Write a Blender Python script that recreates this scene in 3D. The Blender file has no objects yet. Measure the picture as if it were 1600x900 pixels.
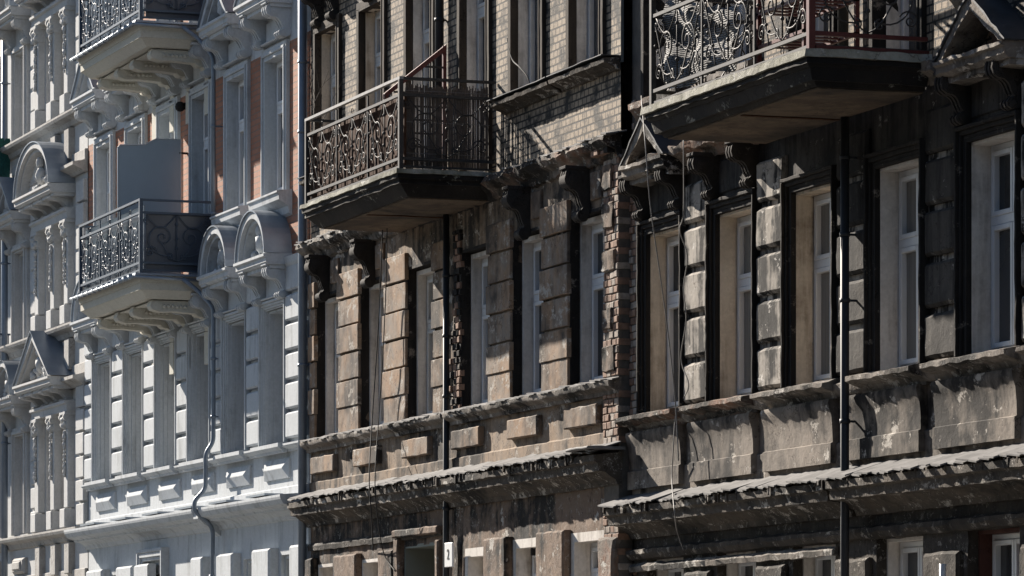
import bpy, bmesh, math, random
from mathutils import Vector, noise
R = math.radians
random.seed(7)
C = bpy.context.scene.collection
scn = bpy.context.scene

# ------------------------------------------------------------------ camera, sky, sun, exposure
F_PX, HOR = 6700.0, 1105.0                      # focal length and horizon row of the 1600 px photograph
TH = math.atan(2350 / F_PX); S_, C_ = math.sin(TH), math.cos(TH)
DIST = 44.7 * (S_ + C_ * 160 / F_PX); CX = 44.7 * (C_ - S_ * 160 / F_PX); EYE = 1.6
cam = bpy.data.cameras.new('camera'); co = bpy.data.objects.new('camera', cam); C.objects.link(co)
co.location = (CX, -DIST, EYE); co.rotation_euler = (R(90), 0, R(90) - TH)
cam.sensor_width = 36; cam.lens = F_PX / 1600 * 36; cam.shift_y = (HOR - 450) / 1600
cam.clip_start = 0.5; cam.clip_end = 2000
scn.camera = co
SUN = Vector((-3.7, -1.15, 2.02)).normalized()
w = bpy.data.worlds.new('World'); scn.world = w; w.use_nodes = True
nt = w.node_tree; bg = nt.nodes['Background']
sky = nt.nodes.new('ShaderNodeTexSky'); sky.sky_type = 'NISHITA'; sky.sun_disc = False
sky.sun_elevation = math.asin(SUN.z); sky.sun_rotation = math.atan2(SUN.x, SUN.y)
sky.air_density = 1.0; sky.dust_density = 0.3; sky.ozone_density = 3.0
nt.links.new(sky.outputs[0], bg.inputs[0]); bg.inputs[1].default_value = 0.05
sl = bpy.data.lights.new('sun', 'SUN'); so = bpy.data.objects.new('sun', sl); C.objects.link(so)
so.rotation_euler = SUN.to_track_quat('Z', 'Y').to_euler(); so.location = (0, -30, 30)
sl.energy = 5.0; sl.angle = R(0.5); sl.color = (1.0, 0.91, 0.80)
scn.view_settings.view_transform = 'Standard'; scn.view_settings.look = 'None'
scn.view_settings.exposure = 1.3; scn.view_settings.gamma = 1

def X(px, p=0.0):                               # facade x of a photo column at p metres in front of the wall plane
    u = (px - 800) / F_PX; t = (DIST - p) / (S_ + C_ * u); return CX - t * (C_ - S_ * u)
def Z(px, py, p=0.0):
    u = (px - 800) / F_PX; t = (DIST - p) / (S_ + C_ * u); return EYE + (HOR - py) / F_PX * t

# ------------------------------------------------------------------ materials
def mat(name): 
    m = bpy.data.materials.new(name); m.use_nodes = True
    return m, m.node_tree, m.node_tree.nodes['Principled BSDF']
def N(nt, t, **k):
    n = nt.nodes.new(t)
    for a, v in k.items(): setattr(n, a, v)
    return n
def pos(nt, s=(1, 1, 1), off=(0, 0, 0)):
    g = N(nt, 'ShaderNodeNewGeometry'); m = N(nt, 'ShaderNodeMapping')
    m.inputs['Scale'].default_value = s; m.inputs['Location'].default_value = off
    nt.links.new(g.outputs['Position'], m.inputs['Vector']); return m.outputs[0]
def noi(nt, vec, scale, detail=6, rough=.6, dist=0):
    n = N(nt, 'ShaderNodeTexNoise'); n.inputs['Scale'].default_value = scale; n.inputs['Detail'].default_value = detail
    n.inputs['Roughness'].default_value = rough; n.inputs['Distortion'].default_value = dist
    nt.links.new(vec, n.inputs['Vector']); return n.outputs[0]
def ramp(nt, f, a, b, ca=(0, 0, 0, 1), cb=(1, 1, 1, 1)):
    r = N(nt, 'ShaderNodeValToRGB'); r.color_ramp.elements[0].position = a; r.color_ramp.elements[1].position = b
    r.color_ramp.elements[0].color = ca; r.color_ramp.elements[1].color = cb
    nt.links.new(f, r.inputs[0]); return r.outputs[0]
def mix(nt, f, a, b, mode='MIX'):
    m = N(nt, 'ShaderNodeMix', data_type='RGBA', blend_type=mode)
    for i, v in ((0, f), (6, a), (7, b)):
        if isinstance(v, (int, float)): m.inputs[i].default_value = v
        elif isinstance(v, tuple): m.inputs[i].default_value = (*v[:3], 1)
        else: nt.links.new(v, m.inputs[i])
    return m.outputs[2]
def math_(nt, op, a, b):
    m = N(nt, 'ShaderNodeMath', operation=op)
    for i, v in ((0, a), (1, b)):
        if isinstance(v, (int, float)): m.inputs[i].default_value = v
        else: nt.links.new(v, m.inputs[i])
    return m.outputs[0]
def bump(nt, bs, h, strength, dist):
    b = N(nt, 'ShaderNodeBump'); b.inputs['Strength'].default_value = strength; b.inputs['Distance'].default_value = dist
    nt.links.new(h, b.inputs['Height']); nt.links.new(b.outputs[0], bs.inputs['Normal'])

def plaster(name, base, alt, soot, s0, s1, pale=None, pale_t=(.6, .63), streak=.5, rough=.9, bmp=.012, seed=0, fleck=0):
    m, nt, bs = mat(name)
    v = pos(nt, off=(seed, seed * 2, seed)); vs = pos(nt, (5, 5, .45), (seed, 0, 3)); mid = noi(nt, pos(nt, (1, 1, .8), (3, seed, 8)), 2.1, 9, .7, .5)
    big = noi(nt, v, .8, 8, .62, .3); med = noi(nt, v, 4.5, 8, .65); fine = noi(nt, v, 26, 5, .7); st = noi(nt, vs, 1.6, 6, .6)
    c = mix(nt, ramp(nt, math_(nt, 'ADD', math_(nt, 'MULTIPLY', med, .4), math_(nt, 'MULTIPLY', mid, .6)), .43, .57), base, alt)
    sm = math_(nt, 'ADD', math_(nt, 'MULTIPLY', big, 1 - streak), math_(nt, 'MULTIPLY', st, streak))
    sm = math_(nt, 'ADD', math_(nt, 'MULTIPLY', sm, .75), math_(nt, 'MULTIPLY', med, .25))
    c = mix(nt, ramp(nt, sm, s0, s1), soot, c)
    c = mix(nt, .62 if bmp > .006 else .38 if bmp > .005 else .16, c, ramp(nt, mid, .34, .66, (.42, .38, .35, 1), (1.08, 1.08, 1.08, 1)), 'MULTIPLY')
    hs = med
    if pale:
        pm = ramp(nt, noi(nt, pos(nt, (1, 1, 1.3), (9 + seed, 1, 4)), 3.6, 12, .74, 0), *pale_t)
        c = mix(nt, pm, c, pale); hs = math_(nt, 'SUBTRACT', med, math_(nt, 'MULTIPLY', pm, .25))
    if fleck:
        fm = ramp(nt, noi(nt, pos(nt, (1, 1, 1), (2, 7, seed)), 11, 10, .8, 0), .555, .58)
        c = mix(nt, math_(nt, 'MULTIPLY', math_(nt, 'MULTIPLY', fm, ramp(nt, mid, .44, .58)), fleck), c, pale or alt)
    if bmp >= .007:                                      # hairline cracks
        vo = N(nt, 'ShaderNodeTexVoronoi', feature='DISTANCE_TO_EDGE'); vo.inputs['Scale'].default_value = 1.5
        va = N(nt, 'ShaderNodeVectorMath', operation='ADD'); nc = N(nt, 'ShaderNodeTexNoise'); nc.inputs['Scale'].default_value = 3.5; nc.inputs['Detail'].default_value = 6
        nt.links.new(v, nc.inputs['Vector']); nt.links.new(v, va.inputs[0]); nt.links.new(nc.outputs['Color'], va.inputs[1]); nt.links.new(va.outputs[0], vo.inputs['Vector'])
        ck = ramp(nt, vo.outputs[0], .004, .012, (.25, .22, .2, 1), (1, 1, 1, 1))
        c = mix(nt, math_(nt, 'MULTIPLY', ramp(nt, big, .45, .55), .8), c, mix(nt, 1.0, c, ck, 'MULTIPLY'))
    c = mix(nt, .35, c, ramp(nt, fine, .25, .75, (.35, .35, .35, 1), (1, 1, 1, 1)), 'MULTIPLY')
    nt.links.new(c, bs.inputs['Base Color']); bs.inputs['Roughness'].default_value = rough
    bs.inputs['Specular IOR Level'].default_value = .25
    h = math_(nt, 'ADD', hs, math_(nt, 'MULTIPLY', fine, .35))
    bump(nt, bs, h, .8, bmp); return m

def bricks(name, c1, c2, mortar, bw, rh, msize=.009, soot=(.02, .018, .016), s0=.3, s1=.5, bmp=.02):
    m, nt, bs = mat(name)
    g = N(nt, 'ShaderNodeNewGeometry'); sp = N(nt, 'ShaderNodeSeparateXYZ'); cb = N(nt, 'ShaderNodeCombineXYZ')
    nt.links.new(g.outputs['Position'], sp.inputs[0])
    wob = math_(nt, 'MULTIPLY', noi(nt, pos(nt), 3, 3), .012)
    nt.links.new(math_(nt, 'ADD', sp.outputs[0], sp.outputs[1]), cb.inputs[0])
    nt.links.new(math_(nt, 'ADD', sp.outputs[2], wob), cb.inputs[1])
    b = N(nt, 'ShaderNodeTexBrick'); nt.links.new(cb.outputs[0], b.inputs['Vector'])
    b.inputs['Scale'].default_value = 1; b.inputs['Brick Width'].default_value = bw; b.inputs['Row Height'].default_value = rh
    b.inputs['Mortar Size'].default_value = msize; b.inputs['Mortar Smooth'].default_value = .15; b.inputs['Bias'].default_value = 0
    for i, c in (('Color1', c1), ('Color2', c2), ('Mortar', mortar)): b.inputs[i].default_value = (*c, 1)
    med = noi(nt, pos(nt), 3.2, 8, .65); fine = noi(nt, pos(nt), 40, 4, .7)
    c = mix(nt, ramp(nt, med, s0, s1), soot, b.outputs[0])
    c = mix(nt, .5, c, ramp(nt, fine, .25, .75, (.5, .5, .5, 1), (1, 1, 1, 1)), 'MULTIPLY')
    nt.links.new(c, bs.inputs['Base Color']); bs.inputs['Roughness'].default_value = .8; bs.inputs['Specular IOR Level'].default_value = .3
    h = math_(nt, 'ADD', math_(nt, 'MULTIPLY', b.outputs[1], -1), math_(nt, 'MULTIPLY', fine, .25))
    bump(nt, bs, h, .9, bmp); return m

def simple(name, col, rough=.6, metal=0, var=.25, scale=8, bmp=.002, spec=.4, isl=0):
    m, nt, bs = mat(name)
    n = noi(nt, pos(nt), scale, 6, .65)
    c = mix(nt, var, col, ramp(nt, n, .3, .7, (.25, .25, .25, 1), (1.0, 1.0, 1.0, 1)), 'MULTIPLY')
    if isl:
        gi = N(nt, 'ShaderNodeNewGeometry'); c = mix(nt, isl, c, ramp(nt, gi.outputs['Random Per Island'], 0, 1, (.3, .29, .28, 1), (1.15, 1.12, 1.08, 1)), 'MULTIPLY')
    nt.links.new(c, bs.inputs['Base Color']); bs.inputs['Roughness'].default_value = rough; bs.inputs['Metallic'].default_value = metal
    bs.inputs['Specular IOR Level'].default_value = spec
    if bmp: bump(nt, bs, n, .5, bmp)
    return m

BLK = (.012, .011, .011)
M = {}
M['ochre'] = plaster('ochre soot plaster', (.42, .31, .215), (.25, .20, .155), (.035, .03, .026), .445, .535, (.46, .42, .37), (.57, .63), .35, seed=1)
M['ochre_block'] = plaster('ochre block render', (.43, .285, .18), (.27, .225, .185), (.07, .058, .05), .43, .53, (.44, .40, .35), (.55, .62), .25, bmp=.01, seed=4)
M['brown_grime'] = plaster('brown flaking plaster', (.28, .20, .145), (.20, .145, .11), (.016, .015, .014), .44, .52, (.46, .43, .39), (.60, .63), .3, seed=2, fleck=.5, bmp=.02)
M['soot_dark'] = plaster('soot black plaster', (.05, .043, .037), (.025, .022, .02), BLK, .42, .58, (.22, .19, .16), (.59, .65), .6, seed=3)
M['grey_soot'] = plaster('grey streaked soot plaster', (.54, .50, .44), (.34, .31, .275), (.014, .013, .012), .465, .53, (.55, .52, .48), (.58, .63), .5, seed=5)
M['grey_apron'] = plaster('grey brown apron plaster', (.38, .33, .28), (.22, .19, .16), (.025, .022, .02), .44, .54, (.50, .46, .41), (.58, .63), .25, seed=6)
M['black_flake'] = plaster('black flaking frieze', (.10, .085, .07), (.055, .047, .04), (.014, .013, .012), .42, .54, (.38, .35, .31), (.60, .63), .2, seed=7, fleck=.8, bmp=.025)
M['ledge'] = plaster('weathered moulding plaster', (.34, .31, .27), (.20, .17, .145), (.022, .02, .018), .43, .53, (.55, .52, .48), (.56, .61), .2, seed=8, fleck=.5, bmp=.025)
M['ledge_red'] = plaster('broken moulding with red brick', (.30, .27, .235), (.24, .135, .09), (.025, .022, .019), .44, .54, (.55, .52, .47), (.58, .62), .1, seed=9, fleck=.6, bmp=.03)
M['soffit'] = plaster('stained balcony soffit', (.23, .175, .12), (.10, .072, .052), (.035, .03, .026), .40, .52, None, streak=.1, seed=10)
M['slab'] = plaster('black balcony slab', (.06, .052, .045), (.03, .026, .023), BLK, .42, .6, (.36, .35, .30), (.60, .66), .1, seed=11, bmp=.02)
M['moss'] = plaster('mossy slab lip', (.34, .34, .27), (.44, .43, .38), (.10, .10, .07), .35, .5, (.55, .54, .50), (.58, .62), .1, seed=12, bmp=.03)
M['reveal'] = plaster('pale new reveal plaster', (.84, .80, .75), (.68, .64, .59), (.34, .30, .26), .39, .50, None, streak=.5, bmp=.0055, seed=13)
M['reveal_y'] = plaster('yellowed reveal plaster', (.80, .71, .59), (.62, .54, .44), (.30, .24, .18), .40, .51, None, streak=.5, bmp=.0055, seed=14)
M['white'] = plaster('white painted stucco', (.565, .595, .62), (.50, .53, .55), (.36, .38, .39), .39, .49, None, streak=.6, bmp=.003, seed=15)
M['cream'] = plaster('cream painted soffit', (.60, .58, .51), (.55, .53, .46), (.42, .40, .35), .30, .42, None, streak=.3, bmp=.003, seed=16)
M['beige'] = plaster('pale beige stucco', (.56, .565, .565), (.48, .485, .48), (.31, .31, .305), .32, .44, None, streak=.6, bmp=.005, seed=17)
M['beige_dirty'] = plaster('worn beige stucco', (.52, .51, .49), (.42, .41, .39), (.24, .235, .22), .34, .46, (.6, .58, .55), (.66, .7), .5, bmp=.01, seed=18)
M['cornice_soot'] = plaster('sooty flaking cornice', (.15, .125, .10), (.07, .06, .05), (.012, .011, .010), .42, .52, (.44, .41, .37), (.57, .60), .15, seed=22, fleck=.8, bmp=.03)
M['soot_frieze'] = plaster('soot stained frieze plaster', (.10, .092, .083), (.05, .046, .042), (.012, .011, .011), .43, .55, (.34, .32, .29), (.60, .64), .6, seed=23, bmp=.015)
M['console_soot'] = plaster('sooty carved stucco', (.07, .062, .055), (.04, .035, .032), BLK, .38, .5, (.2, .19, .17), (.62, .68), .2, seed=24, bmp=.008)
M['wood_dark'] = plaster('dark weathered surround', (.10, .078, .06), (.06, .048, .038), (.02, .017, .015), .38, .55, None, streak=.7, seed=25, bmp=.008)
M['clinker'] = bricks('sooty pale clinker', (.41, .325, .235), (.31, .245, .18), (.03, .026, .023), .128, .0785, .010, s0=.40, s1=.53)
M['redbrick'] = bricks('orange facing brick', (.40, .175, .105), (.33, .14, .08), (.24, .165, .125), .26, .0785, .008, soot=(.25, .12, .08), s0=.2, s1=.35, bmp=.01)
M['roughbrick'] = simple('bare old brick', (.33, .205, .145), .9, var=.8, scale=9, bmp=.02, isl=.0)
M['roughbrick_pale'] = simple('bare mortar smeared brick', (.44, .37, .31), .9, var=.8, scale=11, bmp=.02)
M['mortar'] = simple('dark mortar', (.13, .115, .10), .95, var=.5, scale=12, bmp=.02)
M['rail_pale'] = simple('worn pale painted tube', (.34, .33, .32), .6, 0, var=.6, scale=14, bmp=.002)
M['slate'] = simple('grey cornice slate', (.20, .192, .186), .8, var=.8, scale=5, bmp=.006)
M['zinc'] = simple('zinc hood', (.30, .34, .39), .42, .55, var=.3, scale=3, bmp=.002)
M['zinc_old'] = simple('dark blue old zinc', (.055, .06, .068), .6, .2, var=.6, scale=5, bmp=.01)
M['pipe'] = simple('grey blue pipe', (.20, .235, .28), .45, .3, var=.3, scale=5, bmp=.001)
M['pipe_dark'] = simple('black drainpipe', (.022, .025, .03), .6, 0, var=.4, scale=6, bmp=.001)
M['iron'] = simple('old wrought iron', (.03, .028, .028), .6, .1, var=.5, scale=30, bmp=.002)
M['iron_worn'] = simple('worn painted iron', (.042, .039, .038), .62, .1, var=.6, scale=30, bmp=.002)
M['iron_red'] = simple('dark red iron', (.10, .02, .018), .5, .2, var=.5, scale=20, bmp=.002)
M['iron_new'] = simple('painted graphite iron', (.06, .085, .12), .5, .1, var=.2, scale=20, bmp=.001)
M['pvc'] = simple('white window frame', (.68, .69, .70), .35, 0, var=.12, scale=5, bmp=0)
M['pvc_grime'] = simple('white window frame with dust', (.60, .60, .59), .45, 0, var=.3, scale=7, bmp=0)
M['panel_grey'] = simple('grey partition board', (.36, .43, .48), .6, 0, var=.1, scale=3, bmp=0)
M['tint'] = simple('smoked backing panel', (.06, .075, .10), .3, 0, var=.15, scale=3, bmp=0)
M['board'] = simple('brown weathered board', (.085, .043, .027), .9, 0, spec=.1, var=.7, scale=10, bmp=.01)
M['reed'] = simple('dried reed', (.13, .105, .09), .8, 0, var=.6, scale=20, bmp=.004)
M['door'] = simple('grey green door leaf', (.19, .21, .185), .6, 0, var=.25, scale=2, bmp=.002)
M['redpaint'] = plaster('red brown oil paint', (.12, .05, .04), (.09, .04, .032), (.03, .015, .012), .35, .5, (.35, .31, .28), (.64, .68), .4, seed=20)
M['plastic'] = simple('white plastic', (.75, .75, .74), .4, 0, var=.1, bmp=0)
M['black'] = simple('black rubber', (.012, .012, .013), .8, 0, var=.2, bmp=0)
M['wire'] = simple('grey cable', (.20, .19, .18), .6, 0, var=.3, bmp=0)
M['twig'] = simple('bare twig', (.05, .038, .03), .9, 0, var=.3, bmp=0)
M['netg'] = simple('green safety net', (.015, .10, .085), .8, 0, var=.8, scale=25, bmp=.01)
M['asphalt'] = simple('asphalt', (.055, .055, .057), .9, 0, var=.4, scale=30, bmp=.005)
M['paving'] = bricks('pavement slabs', (.24, .235, .225), (.20, .195, .19), (.08, .08, .08), .5, .5, .012, soot=(.12, .12, .11), s0=.3, s1=.4, bmp=.005)
M['kerb'] = simple('granite kerb', (.30, .30, .30), .8, 0, var=.4, scale=20, bmp=.003)
M['rooftile'] = simple('dark roof sheet', (.09, .08, .08), .7, 0, var=.4, scale=3)
def glass():
    m, nt, bs = mat('window glass')
    n = noi(nt, pos(nt), .7, 2, .5)
    c = mix(nt, ramp(nt, n, .4, .6), (.008, .009, .011), (.06, .062, .065))
    nt.links.new(c, bs.inputs['Base Color']); bs.inputs['Roughness'].default_value = .06; bs.inputs['Specular IOR Level'].default_value = .5
    bump(nt, bs, noi(nt, pos(nt), 1.5, 2, .5), .12, .02); return m
M['glass'] = glass()
M['rust'] = simple('rusty steel joist', (.11, .06, .038), .9, 0, var=.8, scale=14, bmp=.006, spec=.1)
def curtain():
    m, nt, bs = mat('net curtain')
    n = noi(nt, pos(nt, (1, 1, .03)), 24, 3, .5)
    c = mix(nt, n, (.10, .095, .085), (.26, .245, .22)); nt.links.new(c, bs.inputs['Base Color'])
    bs.inputs['Roughness'].default_value = .25; bs.inputs['Specular IOR Level'].default_value = .5; return m
M['curtain'] = curtain()
def ribbed():
    m, nt, bs = mat('ribbed pale netting')
    n = noi(nt, pos(nt, (1, 1, 1)), 4, 6, .6)
    wv = N(nt, 'ShaderNodeTexWave'); wv.bands_direction = 'Z'; wv.inputs['Scale'].default_value = 16; wv.inputs['Distortion'].default_value = 3
    nt.links.new(pos(nt), wv.inputs[0])
    c = mix(nt, wv.outputs[1], (.05, .05, .05), (.45, .44, .42)); c = mix(nt, ramp(nt, n, .42, .55), (.03, .03, .03), c)
    nt.links.new(c, bs.inputs['Base Color']); bs.inputs['Roughness'].default_value = .8; bump(nt, bs, wv.outputs[1], .8, .01); return m
M['ribbed'] = ribbed()

# ------------------------------------------------------------------ mesh building.  coordinates are (x, p, z): p = metres in front of the facade plane
class MB:
    def __init__(s): s.v = []; s.f = []; s.sm = []
    def grid(s, rows, close_u=False, close_v=False, smooth=False):
        n0 = len(s.v); nr = len(rows); nc = len(rows[0])
        for r in rows: s.v.extend(r)
        for i in range(nr if close_v else nr - 1):
            for j in range(nc if close_u else nc - 1):
                a = n0 + i * nc + j; b = n0 + i * nc + (j + 1) % nc
                c = n0 + ((i + 1) % nr) * nc + (j + 1) % nc; d = n0 + ((i + 1) % nr) * nc + j
                s.f.append((a, b, c, d)); s.sm.append(smooth)
        return n0
    def patch(s, a, b, c, d, cell=.2):
        a, b, c, d = map(Vector, (a, b, c, d))
        nu = max(1, math.ceil((b - a).length / cell)); nv = max(1, math.ceil((d - a).length / cell))
        rows = []
        for i in range(nv + 1):
            t = i / nv; l = a.lerp(d, t); r = b.lerp(c, t); rows.append([tuple(l.lerp(r, j / nu)) for j in range(nu + 1)])
        s.grid(rows)
    def sweep(s, prof, a0, a1, axis, cell=.2, caps=True, smooth=False, closed=True):
        # prof: polygon; axis 'x': (p,z) pts, 'z': (x,p) pts, 'p': (x,z) pts
        q = []; n = len(prof)
        for i in range(n if closed else n - 1):
            A = prof[i]; B = prof[(i + 1) % n]; L = math.dist(A, B); k = max(1, math.ceil(L / cell))
            for j in range(k): q.append((A[0] + (B[0] - A[0]) * j / k, A[1] + (B[1] - A[1]) * j / k))
        if not closed: q.append(prof[-1])
        m = max(1, math.ceil(abs(a1 - a0) / cell)); rows = []
        for i in range(m + 1):
            a = a0 + (a1 - a0) * i / m
            rows.append([{'x': (a, g[0], g[1]), 'z': (g[0], g[1], a), 'p': (g[0], a, g[1])}[axis] for g in q])
        n0 = s.grid(rows, close_u=closed, smooth=smooth)
        if caps and closed:
            s.f.append(tuple(range(n0, n0 + len(q)))); s.sm.append(False)
            e = n0 + m * len(q); s.f.append(tuple(range(e, e + len(q)))); s.sm.append(False)
    def box(s, x0, x1, p0, p1, z0, z1, cell=.3): s.sweep([(p0, z0), (p1, z0), (p1, z1), (p0, z1)], x0, x1, 'x', cell)
    def block(s, x0, x1, z0, z1, p0, p1, ch=.02, cell=.12):
        a = [(x0, z0), (x1, z0), (x1, z1), (x0, z1)]; b = [(x0 + ch, z0 + ch), (x1 - ch, z0 + ch), (x1 - ch, z1 - ch), (x0 + ch, z1 - ch)]
        for i in range(4):
            A, B = a[i], a[(i + 1) % 4]; D, E = b[(i + 1) % 4], b[i]
            s.patch((A[0], p0, A[1]), (B[0], p0, B[1]), (B[0], p1 - ch, B[1]), (A[0], p1 - ch, A[1]), cell)
            s.patch((A[0], p1 - ch, A[1]), (B[0], p1 - ch, B[1]), (D[0], p1, D[1]), (E[0], p1, E[1]), cell)
        s.patch(*[(q[0], p1, q[1]) for q in b], cell)
    def tube(s, pts, r, seg=6, caps=True):
        pts = [Vector(q) for q in pts]; rows = []; n = len(pts); up = None
        for i, q in enumerate(pts):
            t = (pts[min(i + 1, n - 1)] - pts[max(i - 1, 0)]).normalized()
            if up is None: up = Vector((0, 0, 1)) if abs(t.z) < .9 else Vector((1, 0, 0))
            a = t.cross(up).normalized(); b = a.cross(t); up = b
            rr = r[i] if isinstance(r, (list, tuple)) else r
            rows.append([tuple(q + a * rr * math.cos(k * math.tau / seg) + b * rr * math.sin(k * math.tau / seg)) for k in range(seg)])
        n0 = s.grid(rows, close_u=True, smooth=seg > 4)
        if caps:
            s.f.append(tuple(range(n0, n0 + seg))); s.sm.append(False)
            e = n0 + (n - 1) * seg; s.f.append(tuple(range(e, e + seg))); s.sm.append(False)
    def cyl(s, x0, x1, p, z, r, seg=16):            # cylinder along x
        s.sweep([(p + r * math.cos(k * math.tau / seg), z + r * math.sin(k * math.tau / seg)) for k in range(seg)], x0, x1, 'x', 9, smooth=True)
    def blob(s, c, r, amp=.25, sc=(1, 1, 1)):
        rows = []; o = Vector((random.random() * 50, 0, 0))
        for i in range(7):
            th = math.pi * (i + .01) / 6.02; row = []
            for k in range(9):
                ph = k * math.tau / 9; d = Vector((math.sin(th) * math.cos(ph), math.sin(th) * math.sin(ph), math.cos(th)))
                q = r * (1 + amp * noise.noise(d * 2.2 + o)); row.append((c[0] + d.x * q * sc[0], c[1] + d.y * q * sc[1], c[2] + d.z * q * sc[2]))
            rows.append(row)
        s.grid(rows, close_u=True, smooth=True)
    def build(s, name, m, parent=None, rough=0, freq=5, origin=None, big=0):
        me = bpy.data.meshes.new(name)
        o = bpy.data.objects.new(name, me); C.objects.link(o)
        off = Vector((0, 0, 0))
        if parent is not None and origin is None:
            off = Vector(parent['_o']) if '_o' in parent else Vector((0, 0, 0))
        if origin is not None: off = Vector(origin)
        V = []
        for x, p, z in s.v:
            q = Vector((x, -p, z))
            if rough:
                q = q + noise.noise_vector(q * freq) * rough + noise.noise_vector(q * freq * 3.7) * rough * .45
            if big: q = q + noise.noise_vector(q * 1.3 + Vector((5, 0, 0))) * big
            V.append(q - off)
        me.from_pydata(V, [], s.f); me.polygons.foreach_set('use_smooth', s.sm)
        bm = bmesh.new(); bm.from_mesh(me)
        bmesh.ops.recalc_face_normals(bm, faces=bm.faces)
        if rough:
            for f_ in bm.faces: f_.smooth = True
            for e_ in bm.edges:
                if len(e_.link_faces) == 2 and e_.calc_face_angle(0) > .6: e_.smooth = False
        bm.to_mesh(me); bm.free()
        me.materials.append(M[m] if isinstance(m, str) else m)
        if parent is not None: o.parent = parent; o['_o'] = tuple(off)
        else: o.location = off
        return o

def thing(name, label, cat, loc=(0, 0, 0), group=None):
    o = bpy.data.objects.new(name, None); C.objects.link(o); o.location = (loc[0], -loc[1], loc[2])
    o['_o'] = (loc[0], -loc[1], loc[2]); o['label'] = label; o['category'] = cat
    if group: o['group'] = group
    return o
def tag(o, label, cat, group=None):
    o['label'] = label; o['category'] = cat
    if group: o['group'] = group
    return o
def copy_part(o, parent, dx, dz=0):
    c = o.copy(); C.objects.link(c); c.parent = parent; c.location = (o.location[0] + dx, o.location[1], o.location[2] + dz)
    for g in o.children:
        d = g.copy(); C.objects.link(d); d.parent = c
    return c

# ------------------------------------------------------------------ ground
g = MB(); g.patch((-900, -30, 0), (900, -30, 0), (900, 900, 0), (-900, 900, 0), 2000); o = g.build('ground', 'asphalt'); o['kind'] = 'structure'
g = MB(); g.patch((-300, 3.2, .004), (300, 3.2, .004), (300, 12, .004), (-300, 12, .004), 1000); o = g.build('road', 'asphalt'); o['kind'] = 'structure'
g = MB(); g.box(-120, 60, -.5, 3.0, -.05, .12, 500); o = g.build('pavement', 'paving'); o['kind'] = 'structure'
g = MB(); g.box(-120, 60, 3.002, 3.15, -.05, .125, 500); o = g.build('kerb', 'kerb'); o['kind'] = 'structure'
g = MB(); g.box(-120, 120, 12.2, 24, -.05, .12, 500); o = g.build('far_pavement', 'paving'); o['kind'] = 'structure'

# added row of unseen houses across the street (behind the camera): shades the sky and shows in the panes
OPP = []
for k in (0, 1, 2, 6, 7, 8):                            # gap left in the row so sky light brightens the white house's shade
    xa = -118 + k * 19.0; t = bpy.data.objects.new('apartment_building', None); C.objects.link(t); t.location = (xa, -18.5, 0)  # added unseen house
    t['_o'] = (xa, -18.5, 0); t['label'] = '%s unseen tenement across the street, %s in its row' % (('grey', 'ochre', 'beige')[k % 3], {0: 'farthest left', 1: 'second from the left', 2: 'third from the left', 6: 'nearest right of the gap', 7: 'next but one right of the gap', 8: 'farthest right'}[k]); t['category'] = 'building'; t['group'] = 'houses across the street'
    m_ = ('grey_apron', 'ochre', 'beige_dirty')[k % 3]; H = 13.5 + 1.2 * ((k * 7) % 3)
    g = MB(); g.box(xa, xa + 18.9, 18.5, 30, 0, H, 6); g.build('house_body', m_, t)
    g = MB(); g.sweep([(18.2, H), (18.2, H + .15), (24, H + 3), (30, H + .15), (30, H)], xa, xa + 18.9, 'x', 6); g.build('roof', 'rooftile', t)  # roof of the added unseen house
    g = MB()
    for f in range(4):
        for j in range(8): g.block(xa + 1 + j * 2.2, xa + 2.3 + j * 2.2, 1.2 + f * 3.3, 3.0 + f * 3.3, 18.505, 18.49, .001, 9)
    o = g.build('window_row', 'glass', t); o['kind'] = 'stuff'

# ------------------------------------------------------------------ shared builders
def wallgrid(mb, x0, x1, z0, z1, p, holes, depth=.5, cell=.15):
    xs = sorted({x0, x1, *[h[0] for h in holes], *[h[1] for h in holes]}); zs = sorted({z0, z1, *[h[2] for h in holes], *[h[3] for h in holes]})
    xs = [x for x in xs if x0 <= x <= x1]; zs = [z for z in zs if z0 <= z <= z1]
    for a, b in zip(xs, xs[1:]):
        for c, d in zip(zs, zs[1:]):
            mx, mz = (a + b) / 2, (c + d) / 2
            if any(h[0] < mx < h[1] and h[2] < mz < h[3] for h in holes): continue
            mb.patch((a, p, c), (b, p, c), (b, p, d), (a, p, d), cell)
    for a, b, c, d in holes:
        if d < z0 or c > z1: continue
        for (A, B) in (((a, c), (b, c)), ((b, c), (b, d)), ((b, d), (a, d)), ((a, d), (a, c))):
            mb.patch((A[0], p, A[1]), (B[0], p, B[1]), (B[0], p - depth, B[1]), (A[0], p - depth, A[1]), cell)

def mass(root, x0, x1, p, z1, m):                     # the solid of the house behind its facade
    g = MB(); g.box(x0, x1, -11, p - .52, 0, z1, 3); g.build('house_body', m, root)
    g = MB(); g.sweep([(.35, z1), (.35, z1 + .12), (-5.5, z1 + 3.2), (-11.4, z1 + .12), (-11.4, z1)], x0, x1, 'x', 3); g.build('roof', 'rooftile', root)

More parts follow.
